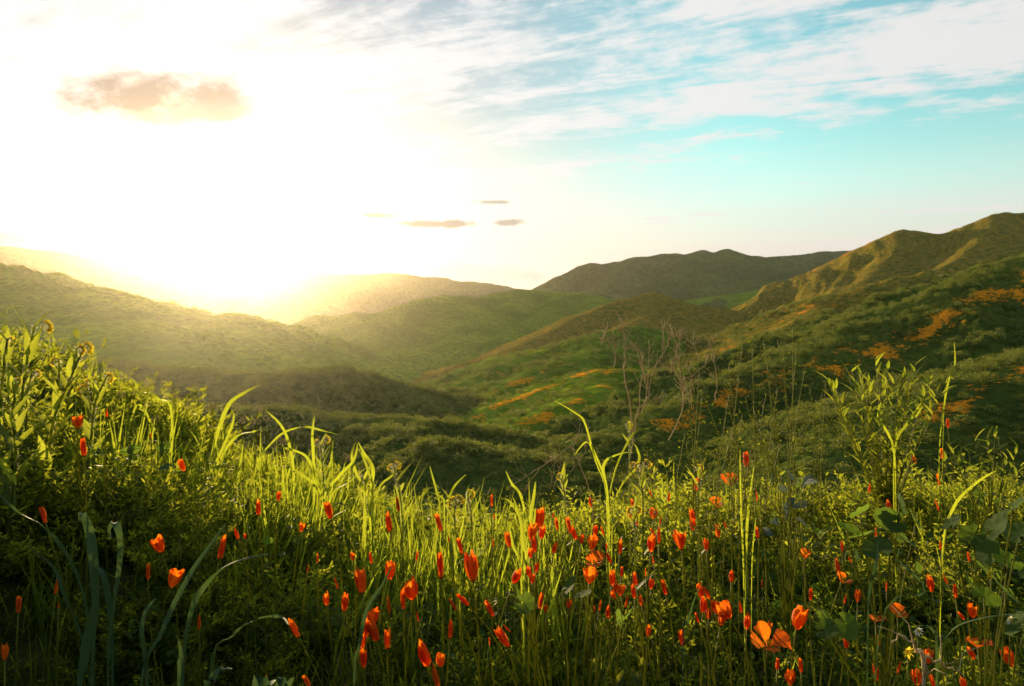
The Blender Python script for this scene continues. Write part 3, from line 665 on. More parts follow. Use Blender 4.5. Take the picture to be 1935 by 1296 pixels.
# ------------------------------------------------------------------ poppies
def petal(kind, k, seed):
    """one petal of a flower of unit height standing on the origin, wrapped round the axis"""
    rd = random.Random(seed * 31 + k); mb = MB(); nu, nv = 6, 6
    th0 = k * math.pi / 2 + rd.uniform(-.2, .2); inner = .86 if k % 2 else 1.0
    # width of the wrap, radius at foot / belly / rim, flare
    vr = random.Random(seed * 97 + ord(kind)); half, r0, r1, r2 = {'F': (1.45, .12, .19, .15), 'B': (1.25, .08, .13, .04), 'C': (1.05, .12, .34, .34), 'O': (.72, .06, .40, .70)}[kind]
    r1 *= vr.uniform(.85, 1.2); r2 *= vr.uniform(.55, 1.55); half *= vr.uniform(.85, 1.1); r1 *= rd.uniform(.9, 1.1); r2 *= rd.uniform(.8, 1.2); hh = rd.uniform(.78, 1.06)
    if kind == 'O': hh *= rd.uniform(.7, 1.0)
    for j in range(nv + 1):
        t = j / nv
        r = r0 * (1 - t) ** 2 + 2 * r1 * t * (1 - t) * 1.25 + r2 * t * t
        for i in range(nu + 1):
            s_ = i / nu * 2 - 1
            wr = half * (math.sin(min(1, t * 1.15 + .25) * math.pi * .5)) * (1 if kind != 'B' else 1 - .25 * t)
            an = th0 + s_ * wr
            rim = 1 - ((.10 if kind in 'BO' else .03) * s_ * s_ + (.15 * rd.uniform(-1, 1) if j == nv else 0)) * t
            spiral = 1 - .10 * s_ * (1 if kind in 'FB' else .3)
            z = hh * rim * t if kind != 'O' else hh * rim * (t * .95 - .25 * t * t)
            rr_ = r * inner * spiral * (1 + .05 * math.sin(s_ * 5 + seed) * t)
            mb.v.append(V3(math.cos(an) * rr_, math.sin(an) * rr_, z))
    for j in range(nv):
        for i in range(nu):
            q = j * (nu + 1) + i; mb.f.append((q, q + 1, q + nu + 2, q + nu + 1))
    return mb.mesh('petal', 'petal')
PET = {k: [[petal(k, i, s_) for i in range(4)] for s_ in range(8)] for k in 'FBCO'}
mb = MB()
for j, (r_, z_) in enumerate([(.02, -.10), (.06, -.05), (.13, 0), (.07, .02)]):
    for i in range(8): mb.v.append(V3(math.cos(i * .7854) * r_, math.sin(i * .7854) * r_, z_))
for j in range(3):
    for i in range(8): mb.f.append((j * 8 + i, j * 8 + (i + 1) % 8, j * 8 + 8 + (i + 1) % 8, j * 8 + 8 + i))
RECEP = mb.mesh('receptacle', 'red')
mb = MB()
for i in range(14):
    an = i * .45; mb.tube([V3(math.cos(an) * .03, math.sin(an) * .03, .05), V3(math.cos(an) * .12, math.sin(an) * .12, .42)], .016, .022, 3)
STAMEN = mb.mesh('stamens', 'yellow')
POPPIES = """147,797,24,0,C 158,845,32,0,F 344,879,24,-8,C 202,780,16,0,B 285,822,12,5,B 82,973,30,-6,F 300,1029,32,-18,C 420,1034,42,8,F 280,1080,30,0,F 330,1092,34,16,C
488,959,26,-8,F 447,1007,24,-10,B 463,1013,13,0,C 106,1110,24,4,B 111,1142,12,0,B 35,1142,30,-10,F 9,1232,28,-18,F 376,1175,26,-8,B
527,937,18,-4,C 621,964,32,-12,F 752,953,26,-5,F 570,997,16,6,C 734,986,34,-10,F 740,998,13,0,B 829,987,32,-12,F 848,1017,13,0,B 869,1031,30,-20,F 929,945,22,-10,B 934,975,13,0,B
960,1020,28,-20,F 932,1025,15,0,B 788,1050,18,4,B 700,1053,24,-10,B 600,1054,20,-3,B 667,1052,15,0,C 737,1078,36,4,C 682,1097,42,-6,F 832,1068,46,-4,F 891,1070,50,-4,F 976,1089,30,8,C 582,1074,13,0,B
635,1101,24,-15,B 616,1132,26,0,C 652,1138,30,-8,F 777,1114,42,-4,C 762,1133,32,0,F 734,1142,30,-10,B 855,1141,28,-25,B 875,1133,28,-42,F 925,1150,38,-22,F 556,1188,34,-36,F 704,1169,36,6,C 705,1191,46,-16,F
692,1188,36,0,F 686,1210,28,4,F 732,1208,34,2,F 687,1243,36,-10,F 851,1189,32,5,F 789,1164,20,-6,B 801,1235,50,-20,F 832,1247,30,-6,C 823,1278,36,-16,F 950,1204,40,-26,F 958,1187,22,-42,B 925,1211,17,0,B 579,1286,26,-26,F 504,1280,16,0,B
1020,979,38,2,F 1008,1003,28,-4,C 1024,1006,24,8,C 1003,1010,26,-4,F 1009,1028,30,-3,F 1002,1045,18,0,C 1052,990,22,-5,F 1045,973,11,0,B 1075,993,30,-14,F 1085,1007,26,-26,F 1099,1019,18,10,C 1048,1036,22,0,C 1120,1027,28,6,C 1116,947,22,-8,F
1125,1003,22,0,C 1138,1003,17,-12,B 1146,1031,15,-10,B 1172,1034,25,0,F 1150,1053,24,-16,F 1123,1058,26,0,O 1115,1090,28,-2,C 999,1080,22,0,C 1014,1072,20,6,C 1006,1093,18,0,C 1157,1093,28,-4,C 1175,1080,20,4,F 1200,1093,24,-10,F 1197,1117,26,-18,F
1162,1109,20,8,F 1172,1116,20,0,C 1159,1124,18,-20,C 1211,1134,20,0,F 1220,1082,16,-5,B 1184,1137,27,3,B 1149,1156,26,-6,F 1134,1143,20,6,B 1123,1151,16,0,B 1075,1141,22,4,C 1022,1134,36,4,F 1031,1150,16,0,C 1196,954,20,-22,F 1197,983,26,-26,C
1229,932,18,-20,B 1264,939,17,-5,B 1235,970,20,0,C 1248,983,17,0,B 1233,1004,16,-25,B 1245,1012,27,-4,F 1231,1028,32,4,C 1285,1020,34,-4,C 1334,1030,20,0,C 1309,978,30,-20,F 1309,991,20,0,C 1315,916,24,2,C 1356,949,26,-6,O 1380,902,36,-6,O
1410,867,27,0,F 1430,937,20,-5,B 1431,1006,22,-10,F 1356,1003,24,-4,F 1370,992,15,-8,B 1382,1088,24,0,F 1255,1110,32,-20,F 1440,1103,16,-8,B 1323,1116,27,-20,F 1336,1121,26,-32,F 1329,1143,30,-8,F 1348,1145,24,-10,F 1339,1158,24,-4,F 1317,1167,25,-20,B
1369,1154,38,-36,C 1364,1168,26,0,C 1399,1147,26,-10,B 1412,1175,30,6,C 1453,1179,17,0,B 1225,1192,22,0,C 1288,1205,26,4,F 1231,1103,20,0,C 1234,1057,15,-6,B 1643,922,18,-4,B 1773,907,22,-16,F 1771,955,22,-16,B 1680,958,30,-20,F 1655,1005,22,-20,B
1522,1042,32,0,O 1591,1031,24,-3,B 1606,1057,14,-30,B 1583,1070,27,-4,F 1595,1090,30,4,O 1621,1126,22,0,C 1597,1132,18,0,B 1532,1123,25,-14,F 1510,1167,46,4,C 1453,1209,46,0,O 1654,1166,20,0,O 1699,1155,28,0,O 1758,1103,28,-12,C 1786,1094,20,-26,B
1805,1117,24,8,F 1830,1051,22,-20,B 1777,1030,19,-14,B 1838,1155,24,0,C 1816,1163,24,-46,B 1599,1213,26,-4,F 1660,1209,21,-8,B 1845,1210,32,6,O 1835,1233,26,-30,F 1906,1242,36,-30,C 1754,1241,28,0,C 1699,1261,25,-4,B 1651,1262,19,-10,B 1658,1274,25,-2,B
1733,1282,26,0,C 1745,1290,22,6,F 1762,1287,22,-4,C 1469,1254,21,0,F 1513,1257,27,-4,F 1493,1282,24,0,C 1820,1290,20,0,C 1675,1108,18,0,B 1791,800,18,-10,F 1780,857,18,0,F 1727,868,16,4,C 1697,872,16,-6,B"""
plist = []
for w_ in POPPIES.split():
    a_ = w_.split(','); plist.append((float(a_[0]), float(a_[1]), float(a_[2]), float(a_[3]), a_[4]))
KW = {'F': 'furled', 'B': 'slender bud-like', 'C': 'cup-shaped', 'O': 'wide-open'}
ORD = ['leftmost', 'second from left', 'third from left', 'fourth from left', 'fifth from left', 'sixth from left', 'seventh from left', 'eighth from left', 'ninth from left', 'tenth from left', 'eleventh from left', 'twelfth from left', 'thirteenth from left', 'fourteenth from left', 'fifteenth from left']
def zone(px, py):
    c = ['by the left edge', 'left of centre', 'at the middle', 'right of centre', 'by the right edge'][int(np.searchsorted([380, 700, 1100, 1480], px))]
    r_ = ['high on the bank', 'midway down the bank', 'low on the bank', 'along the picture bottom'][int(np.searchsorted([965, 1060, 1175], py))]
    return r_ + ' ' + c
cells = {}
for q in plist: cells.setdefault((q[4], zone(q[0], q[1])), []).append(q)
random.seed(5)
for q in plist:
    px, py, h, lean, kd = q
    mates = sorted(cells[(kd, zone(px, py))]); i = mates.index(q)
    lab = ('one ' + KW[kd] + ' orange poppy ' + zone(px, py)) if len(mates) == 1 else '%s of %s orange poppies %s' % (ORD[min(i, 14)], KW[kd], zone(px, py))
    D_ = on_bank(px, py, .44, .26, .74, 2.6)
    top_ = P(px, py, D_); H = h * D_ / F * (1.0 if kd != 'O' else .85); H *= .98
    fw = random.uniform(-.4, .35); lean += random.gauss(0, 6); ax = V3(math.sin(R(lean)), fw, math.cos(R(lean))).normalized()
    if kd == 'O' and h > 40: ax = V3(-.05, -.45, .9).normalized()
    if kd == 'C' and h > 44: ax = V3(.1, -.25, .95).normalized()
    foot = top_ - ax * H * .5
    gx = foot.x - math.sin(R(lean)) * .14 + random.uniform(-.02, .02); gy = foot.y + random.uniform(-.03, .05)
    g0 = V3(gx, gy, gz(gx, gy) - .01); L = (foot - g0).length
    e = empty('poppy', g0, lab, 'poppy', 'orange poppies on the near bank')
    mb = MB(); mb.tube(bez(V3(0, 0, 0), V3(0, 0, L * .4), foot - g0 - ax * L * .35, foot - g0, 8), .0015 + .0004 * (H > .035), .0011, 5)
    link('stem', mb.mesh('stem', 'stem'), e)
    rot = (ax.to_track_quat('Z', 'Y') @ Euler((0, 0, random.uniform(0, 6.28))).to_quaternion()).to_euler()
    vs_ = random.choice(PET[kd])
    if kd == 'F' and px in (1020., 801., 891., 682.): wide = 1.25
    else: wide = random.uniform(.68, 1.15)
    for me in vs_: link('petal', me, e, foot - g0, rot, (H * wide, H * wide, H))
    link('receptacle', RECEP, e, foot - g0, rot, H * .8)
    if kd == 'O': tag(link('stamens', STAMEN, e, foot - g0, rot, H), kind='stuff')

# ------------------------------------------------------------------ grass plants: blades as (width px, [(column,row), ...]) from tip side down
GR = [
 ('single long grass blade arching left over the small curled stems', 2.0, 'grass', [(11, [(325, 905), (326, 840), (324, 768), (300, 753), (262, 742), (214, 738)]), (7, [(322, 905), (300, 830), (265, 765), (252, 780), (240, 820)])]),
 ('tall grass plant with one blade bent to the right below the sun', 1.9, 'grass', [(11, [(395, 905), (408, 830), (432, 765), (462, 742), (493, 727)]), (8, [(398, 905), (420, 850), (440, 800), (441, 778)]), (8, [(392, 905), (372, 830), (350, 812), (330, 830)]), (9, [(400, 910), (440, 830), (480, 815), (512, 812)])]),
 ('big leafy grass plant with arching blades left of centre', 1.75, 'grass', [(9, [(555, 950), (552, 870), (535, 810), (502, 775)]), (7, [(480, 905), (520, 830), (570, 806), (612, 815), (640, 821)]), (9, [(593, 950), (592, 860), (590, 820), (594, 786)]),
   (9, [(600, 950), (585, 870), (545, 848), (505, 848)]), (9, [(610, 950), (640, 900), (668, 870), (676, 838)]), (8, [(605, 950), (625, 880), (628, 850), (630, 832)]), (8, [(612, 950), (560, 890), (530, 880)]), (9, [(620, 950), (660, 910), (690, 885)])]),
 ('grass plant with upright pointed blades next to the big arching one', 1.7, 'grass', [(11, [(700, 950), (705, 890), (690, 860), (677, 835)]), (9, [(690, 950), (672, 890), (665, 860), (672, 835)]), (9, [(705, 950), (700, 900), (683, 855), (672, 845)]), (7, [(710, 950), (740, 900), (760, 890)])]),
 ('two thin forked grass blades above the bank at the centre', 2.0, 'grass', [(8, [(832, 975), (826, 930), (818, 900), (812, 880)]), (8, [(846, 975), (850, 940), (862, 915), (881, 896)]), (6, [(840, 975), (835, 940), (800, 928)])]),
 ('slim grass blade standing before the dark valley at the centre', 1.9, 'grass', [(9, [(992, 1000), (985, 940), (968, 915), (956, 890)]), (7, [(985, 1000), (965, 950), (940, 940)]), (10, [(1000, 1040), (1003, 980), (1010, 930), (1012, 910)])]),
 ('tall grass stalk with drooping blades left of the dry twigs', 1.8, 'grass', [(6, [(1150, 960), (1125, 870), (1105, 800), (1090, 782), (1048, 757)]), (8, [(1146, 940), (1120, 850), (1108, 835), (1085, 860)]), (9, [(1150, 960), (1140, 880), (1170, 857), (1200, 854)]), (8, [(1160, 960), (1205, 880), (1205, 850), (1195, 835)]), (7, [(1150, 950), (1190, 830), (1230, 808), (1260, 793)])]),
 ('bright upright grass blades beside the cluster of cup poppies at the centre', 1.35, 'grass', [(13, [(1000, 1090), (990, 1030), (985, 985), (970, 940)]), (10, [(990, 1090), (1005, 1020), (1012, 960)]), (9, [(985, 1090), (970, 1030), (962, 990)])]),
 ('tall blue-green blade with a folded tip in the dark lower left', 1.05, 'shaded_bluegrass', [(26, [(175, 1240), (180, 1150), (176, 1060), (168, 1000), (154, 970), (150, 985)])]),
 ('hooked blue-green blade curling over in the dark lower left', 1.05, 'shaded_bluegrass', [(22, [(205, 1250), (215, 1150), (228, 1060), (228, 1010), (216, 988), (205, 1000), (212, 1020)]), (16, [(212, 1250), (205, 1130), (190, 1078), (170, 1078)])]),
 ('long grass blade bowing out to the left edge', 1.1, 'grass', [(16, [(175, 1250), (160, 1130), (130, 1050), (85, 995), (40, 970), (0, 936)]), (9, [(165, 1250), (120, 1120), (100, 1070), (52, 1032)])]),
 ('broad grass blade with a cut tip in the lower left', .95, 'grass', [(30, [(265, 1320), (310, 1190), (360, 1090), (400, 1030), (428, 988)]), (20, [(280, 1320), (270, 1180), (295, 1130)])]),
 ('long pointed grass blade leaning right in the lower left', 1.0, 'grass', [(18, [(345, 1300), (360, 1160), (395, 1095), (440, 1062), (508, 1046)])]),
 ('blue-green pointed blade standing at the bottom left', .9, 'shaded_bluegrass', [(24, [(150, 1340), (158, 1250), (165, 1190), (174, 1145)])]),
 ('pale folded grass blade at the bottom edge left of centre', .85, 'shaded_bluegrass', [(22, [(385, 1360), (402, 1285), (420, 1263), (438, 1264)]), (22, [(340, 1340), (345, 1240), (335, 1200)])]),
 ('long drooping grass blade in the shade beneath the furled poppies', .95, 'grass', [(12, [(395, 1290), (440, 1200), (480, 1172), (530, 1165), (545, 1180)])]),
 ('upright grass blade crossing the furled poppies at the bottom centre', .9, 'grass', [(13, [(668, 1330), (680, 1220), (695, 1150), (720, 1110), (740, 1070)])]),
 ('pair of broad leaf blades at the bottom edge left of centre', .8, 'shaded_bluegrass', [(30, [(480, 1360), (505, 1300), (530, 1282)]), (24, [(520, 1360), (540, 1300), (555, 1280)])]),
 ('bright grass blade lit from behind by the leafy bush', 2.3, 'grass', [(9, [(1690, 860), (1715, 800), (1740, 765), (1755, 738)]), (8, [(1690, 860), (1660, 790), (1665, 760)])]),
 ('slender reddish grass stalk reaching up beside the leafy bush', 2.4, 'grass', [(5, [(1775, 850), (1790, 730), (1804, 690), (1803, 645)]), (5, [(1785, 740), (1805, 715), (1822, 700)])]),
 ('long light grass blade rising over the round leaves at the right', 1.4, 'grass', [(12, [(1780, 1050), (1800, 960), (1840, 915), (1880, 890)])]),
 ('long grass blade lying across the lower right corner', .95, 'grass', [(15, [(1770, 1300), (1790, 1200), (1850, 1168), (1960, 1155)]), (8, [(1770, 1300), (1765, 1195), (1730, 1182)])]),
 ('tall narrow grass stalks standing right of the wide open poppy', 1.55, 'grass', [(8, [(1410, 1080), (1412, 990), (1418, 930), (1425, 880)]), (7, [(1420, 1080), (1428, 980), (1440, 910)]), (6, [(1405, 1080), (1400, 960), (1398, 850)])]),
 ('twisted grass blade among the buds at the lower right', 1.1, 'grass', [(9, [(1640, 1210), (1645, 1110), (1655, 1070), (1660, 1020)]), (9, [(1660, 1200), (1745, 1120), (1720, 1080), (1690, 1055)])]),
 ('thin curving grass blade by the bottom poppy cluster right of centre', 1.0, 'grass', [(10, [(1290, 1240), (1298, 1180), (1312, 1130), (1328, 1097)])]),
]
for lab, D_, m_, blades in GR:
    if D_ < 1.12: m_ = 'shaded_bluegrass'  # near blades all take the darker material, shade put into their colour
    bx_, by_ = blades[0][1][0]; b0 = P(bx_, by_, D_); g0 = V3(b0.x, b0.y, gz(b0.x, b0.y) - .01)
    e = empty('grass_plant', g0, lab, 'grass plant', 'tall grass plants on the bank')
    for k, (w, pl) in enumerate(blades):
        dd = D_ * (1 + random.uniform(-.03, .03)); n_ = len(pl)
        pp = [P(x_, y_, dd + (.05 * D_ * (i / n_) ** 2) * random.uniform(-1, 1)) for i, (x_, y_) in enumerate(pl)]
        root = V3(pp[0].x * .7 + g0.x * .3, pp[0].y, 0); root.z = gz(root.x, root.y) - .01
        if pp[0].z > root.z + .02: pp = [root] + pp
        pp = smooth_pts(pp, 5); wm = w * dd / F * .66; n2 = len(pp)
        ws = [wm * (.22 + .78 * min(1, (2.1 * i / n2) ** 1.5)) * (1 if i < n2 * .55 else max(.05, 1 - ((i - n2 * .55) / (n2 * .45)) ** 1.6)) for i in range(n2)]
        mb = MB(); mb.strip(rel(pp, g0), ws, V3(1, random.uniform(-.8, .8), random.uniform(-.2, .4)).normalized(), .35)
        link('blade', mb.mesh('blade', m_), e)

# ------------------------------------------------------------------ fiddlenecks
def coil(c, r_, ax1, ax2, turns=1.15, n_=12):
    return [c + (ax1 * math.cos(t) + ax2 * math.sin(t)) * r_ * (1 - .55 * k / n_) for k in range(n_ + 1) for t in [k / n_ * turns * 6.283]]
mb = MB()
for k in range(5):
    an = k * 1.2566; mb.leaf(V3(0, 0, 0), V3(math.cos(an), math.sin(an), .7), .0055, .004, .1, 2, .1)
mb.tube([V3(0, 0, -.004), V3(0, 0, .001)], .0008, .0014, 5)
FLORET = mb.mesh('flower', 'yellow')
def fiddleneck(lab, D_, stem_px, heads, nleaf, seed, thick=.0030, big=1.0, cat='fiddleneck'):
    random.seed(seed)
    pp = [P(x_, y_, D_) for x_, y_ in stem_px]; b0 = pp[0]; g0 = V3(b0.x, b0.y, gz(b0.x, b0.y) - .01)
    e = empty('fiddleneck', g0, lab, cat, 'fiddlenecks with curled yellow heads')
    if pp[0].z > g0.z + .03: pp = [g0.copy()] + pp
    pp = smooth_pts(rel(pp, g0), 6)
    mb = MB(); mb.tube(pp, thick, thick * .6, 6); link('stem', mb.mesh('stem', 'fiddle'), e)
    hb = MB()
    def hairs(line, n_, r_):
        for _ in range(n_):
            i = random.randrange(len(line) - 1); p = line[i].lerp(line[i + 1], random.random()); d = rnd_dir(-.6, .6)
            hb.tri_leaf(p + d * r_, d, random.uniform(.003, .0065), .0008)
    hairs(pp, 320, thick * .7)
    for k in range(nleaf):
        t = .25 + .72 * k / max(1, nleaf - 1); p = pp[int(t * (len(pp) - 1))]; az = k * 2.4 + random.uniform(-.4, .4)
        d = V3(math.cos(az) * .55, math.sin(az) * .4, random.uniform(.5, 1.1)); lb = MB(); LL = random.uniform(.06, .105) * big * (1.15 - .4 * t)
        lb.leaf(V3(0, 0, 0), d, LL, LL * .24, random.uniform(.0, .25), 6, .3, .55)
        link('leaf', lb.mesh('leaf', 'fiddle'), e, p)
        for _ in range(8): hb.tri_leaf(p + d.normalized() * LL * random.random(), rnd_dir(), .004, .0004)
    for (hx, hy, hr, ox, oy) in heads:             # coil centre, radius px, where its stalk leaves the stem
        c = P(hx, hy, D_) - g0; o_ = P(ox, oy, D_) - g0; r_ = hr * D_ / F
        sx = 1 if hx >= ox else -1
        cl = coil(c, r_, V3(-sx, .15, .1).normalized(), V3(0, .1, 1).normalized(), .82)
        arm = bez(o_, o_.lerp(cl[0], .4) + V3(0, 0, .006), cl[0] - V3(0, 0, r_ * 1.2), cl[0], 7)
        cm = MB(); cm.tube(arm + cl[1:], thick * .62, thick * .35, 5)
        h_ = link('flower_head', cm.mesh('flower_head', 'fiddle'), e)
        hairs(arm + cl, 110, thick * .5)
        for k in range(3, len(cl) - 2, 1):
            p = cl[k]; d = ((p - c).normalized() + V3(0, -.3, .25) + rnd_dir() * .5).normalized()
            link('flower', FLORET, h_, p + d * .003, d.to_track_quat('Z', 'Y').to_euler(), random.uniform(.7, 1.2) * min(1.3, max(.6, r_ / .008)))
    tag(link('hairs', hb.mesh('hairs', 'hair', False), e), kind='stuff')
fiddleneck('tallest fiddleneck, its yellow head hooked right above the left slope', 1.35, [(35, 930), (38, 800), (45, 720), (56, 660), (66, 615)], [(88, 618, 9, 64, 640)], 9, 1)
fiddleneck('fiddleneck with a thick golden flower cluster leaning right beside the tallest one', 1.4, [(85, 930), (100, 800), (125, 735), (150, 675)], [(165, 658, 9, 150, 680), (152, 662, 8, 140, 695), (104, 684, 7, 112, 740)], 13, 2)
fiddleneck('low fiddleneck with three curled yellow heads in front of the hazy slope', 1.5, [(155, 960), (172, 830), (178, 770), (190, 735)], [(206, 716, 8, 188, 740), (170, 724, 8, 176, 765), (156, 738, 9, 172, 775)], 9, 3)
fiddleneck('fiddleneck cut off by the left edge with dark nodding tip', 1.3, [(-5, 900), (2, 760), (8, 690), (14, 640)], [(20, 645, 7, 8, 690)], 8, 4)
fiddleneck('small hairy fiddleneck stalk bent between the taller ones at the left', 1.4, [(48, 900), (50, 790), (52, 740), (60, 706)], [(70, 707, 6, 58, 715)], 5, 5, .0024, .8)
fiddleneck('leafy fiddleneck filling the left edge under the tallest head', 1.25, [(20, 980), (30, 860), (24, 790), (30, 735)], [(33, 722, 6, 28, 750)], 12, 6)
fiddleneck('small fiddleneck with two round yellow heads alone at the centre', 1.75, [(760, 990), (755, 930), (748, 905), (746, 890)], [(739, 884, 5, 746, 893), (750, 880, 6, 747, 893)], 6, 7, .0026, .9)
fiddleneck('short fiddleneck with paired golden heads low at the centre', 1.7, [(860, 1010), (858, 975), (856, 955)], [(855, 950, 8, 857, 965), (868, 945, 7, 858, 962)], 5, 8, .0026, .8)
fiddleneck('fiddleneck with a drooping head right of the paired golden heads', 1.7, [(892, 1010), (888, 960), (884, 940)], [(889, 934, 6, 884, 945)], 6, 9, .0026, .8)
fiddleneck('fiddleneck with one yellow flower among the arching grass', 1.8, [(612, 930), (608, 870), (606, 840)], [(617, 831, 6, 607, 845), (598, 838, 5, 606, 850)], 6, 10, .0026, .8)
fiddleneck('fiddleneck with yellow flowers by the blades near the centre grass', 1.75, [(690, 970), (688, 930), (690, 905)], [(696, 903, 5, 690, 912), (678, 898, 4, 689, 912)], 6, 11, .0024, .8)
fiddleneck('golden flower cluster at the foot of the dry twigs', 1.7, [(1215, 960), (1212, 920), (1208, 895)], [(1206, 882, 6, 1209, 897), (1222, 878, 7, 1210, 897), (1196, 880, 5, 1208, 897)], 5, 12, .0022, .7)
fiddleneck('golden flower head beside the leaning poppies right of centre', 1.5, [(1200, 1030), (1199, 990), (1197, 972)], [(1203, 964, 7, 1198, 975), (1192, 966, 6, 1197, 977)], 4, 13, .0022, .7)
fiddleneck('yellow flower head just left of the wide open poppy at right', 1.7, [(1320, 960), (1322, 910), (1322, 895)], [(1322, 886, 6, 1322, 897)], 4, 14, .0022, .7)
fiddleneck('little yellow head at the edge of the dark valley', 1.85, [(1068, 960), (1064, 920), (1060, 905)], [(1058, 901, 5, 1061, 908)], 5, 15, .0022, .7)
fiddleneck('single yellow bloom below the dry twigs', 1.9, [(1190, 900), (1190, 830), (1189, 812)], [(1189, 804, 5, 1189, 814)], 3, 16, .0022, .7)
# thin stems with tiny curled tops along the left skyline
for k, (hx, hy, bx_, by_) in enumerate([(282, 722, 276, 840), (228, 748, 220, 830), (333, 748, 328, 850), (358, 770, 350, 870), (392, 774, 385, 870), (405, 766, 400, 880), (293, 792, 290, 880), (457, 790, 460, 880), (488, 772, 480, 880), (483, 795, 482, 890), (507, 790, 503, 890), (534, 832, 530, 910), (657, 862, 652, 930)]):
    D_ = 2.1; pp = [P(bx_, by_, D_), P((bx_ + hx) / 2 + 2, (by_ + hy) / 2, D_), P(hx - 4, hy + 8, D_)]; g0 = V3(pp[0].x, pp[0].y, gz(pp[0].x, pp[0].y) - .01)
    names = ['tallest', 'first', 'second', 'third', 'fourth', 'fifth', 'sixth', 'seventh', 'eighth', 'ninth', 'tenth', 'eleventh', 'twelfth']
    order = sorted(range(13), key=lambda i_: [282, 228, 333, 358, 392, 405, 293, 457, 488, 483, 507, 534, 657][i_]).index(k)
    e = empty('curled_stem', g0, '%s from the left of the thin stems with tiny curled tops' % ['first', 'second', 'third', 'fourth', 'fifth', 'sixth', 'seventh', 'eighth', 'ninth', 'tenth', 'eleventh', 'twelfth', 'last'][order], 'stem', 'thin stems with curled tops along the left skyline')
    pp = rel(smooth_pts([g0] + pp, 5), g0); mb = MB(); mb.tube(pp, .0022, .0012, 4); link('stalk', mb.mesh('stalk', 'stem'), e)
    for sx in (-1, 1):
        c = P(hx + sx * 5, hy + random.uniform(-3, 3), D_) - g0; cl = coil(c, 5 * D_ / F, V3(-sx, 0, 0), V3(0, .2, 1), 1.2, 10)
        mb = MB(); mb.tube(bez(pp[-1], pp[-1].lerp(cl[0], .5), cl[0] - V3(0, 0, .006), cl[0], 4) + cl[1:], .0012, .0007, 4)
        for q in cl[::2]:
            for _ in range(3): mb.tri_leaf(q, rnd_dir(), .0045, .0012)
        link('curl', mb.mesh('curl', 'dry'), e)

# ------------------------------------------------------------------ dry twigs
def twigs(name, lab, D_, lines, seed, sub=9, r_=.0026):
    random.seed(seed); b0 = P(*lines[0][0], D_); g0 = V3(b0.x, b0.y, gz(b0.x, b0.y) - .02)
    e = empty(name, g0, lab, 'dry plant')
    for k, ln in enumerate(lines):
        pp = [P(x_, y_, D_ * (1 + .03 * math.sin(k * 2.1))) for x_, y_ in ln]
        if k == 0 and pp[0].z > g0.z: pp = [g0.copy()] + pp
        pp = [p + rnd_dir() * .004 for p in smooth_pts(pp, 4)]; pp = rel(pp, g0)
        mb = MB(); mb.tube(pp, r_ * (1 if len(ln) > 3 else .65), r_ * .35, 5); br = link('branch', mb.mesh('branch', 'dry'), e)
        for _ in range(sub if len(ln) > 3 else sub // 2):
            i = random.randrange(len(pp) // 3, len(pp) - 1); p = pp[i]; d = ((pp[i + 1] - pp[i]).normalized() + rnd_dir() * .8).normalized(); d.z = abs(d.z) * .8 + .1; L = random.uniform(.02, .07)
            mb = MB(); q = p + d * L * .5 + rnd_dir() * .006; mb.tube([p, q, p + d * L + rnd_dir() * .008], r_ * .42, r_ * .2, 4); link('twig', mb.mesh('twig', 'dry'), br)
twigs('dry_bush', 'bare dry bush with pale upright twigs right of centre', 2.2, [
 [(1190, 900), (1194, 841), (1206, 782), (1222, 752), (1231, 716), (1247, 677), (1253, 652), (1254, 616)],
 [(1262, 830), (1289, 777), (1286, 716), (1278, 657), (1269, 613)], [(1222, 752), (1240, 758), (1252, 762)], [(1278, 670), (1268, 715)], [(1281, 690), (1300, 700), (1312, 745)],
 [(1195, 820), (1181, 693), (1182, 657), (1178, 613)], [(1150, 658), (1165, 635), (1175, 610)], [(1162, 691), (1161, 649), (1150, 658)], [(1206, 782), (1215, 700), (1205, 655)],
 [(1225, 735), (1205, 672), (1198, 655)], [(1247, 677), (1262, 650), (1272, 625)], [(1290, 720), (1330, 690), (1350, 632)], [(1320, 679), (1312, 655), (1311, 650)], [(1278, 657), (1290, 630)], [(1352, 760), (1354, 700), (1340, 640)], [(1215, 780), (1225, 735), (1228, 640)], [(1136, 650), (1150, 615)], [(1290, 777), (1291, 712)], [(1307, 775), (1306, 720)]], 3, 18)
twigs('dry_branch', 'bare grey branch reaching left over the dark valley', 2.15, [
 [(1120, 960), (1095, 880), (1078, 846), (1050, 866), (1020, 885), (985, 905), (960, 925)], [(1050, 866), (1045, 890), (1035, 930)], [(1078, 846), (1085, 880), (1078, 895)], [(1060, 858), (1058, 885), (1045, 925)], [(1020, 885), (1000, 912), (985, 940)],
 [(1095, 870), (1108, 845), (1115, 805)], [(1050, 866), (1040, 868), (1030, 880)], [(1078, 846), (1090, 830), (1095, 800)]], 4, 9, .0021)
twigs('bowed_dry_twig', 'curved dry stem bowed over in the lower right corner', .9, [[(1745, 1320), (1748, 1275), (1738, 1235), (1720, 1212), (1700, 1204), (1685, 1210)], [(1735, 1230), (1770, 1250), (1800, 1265), (1820, 1275)]], 5, 3, .0024)

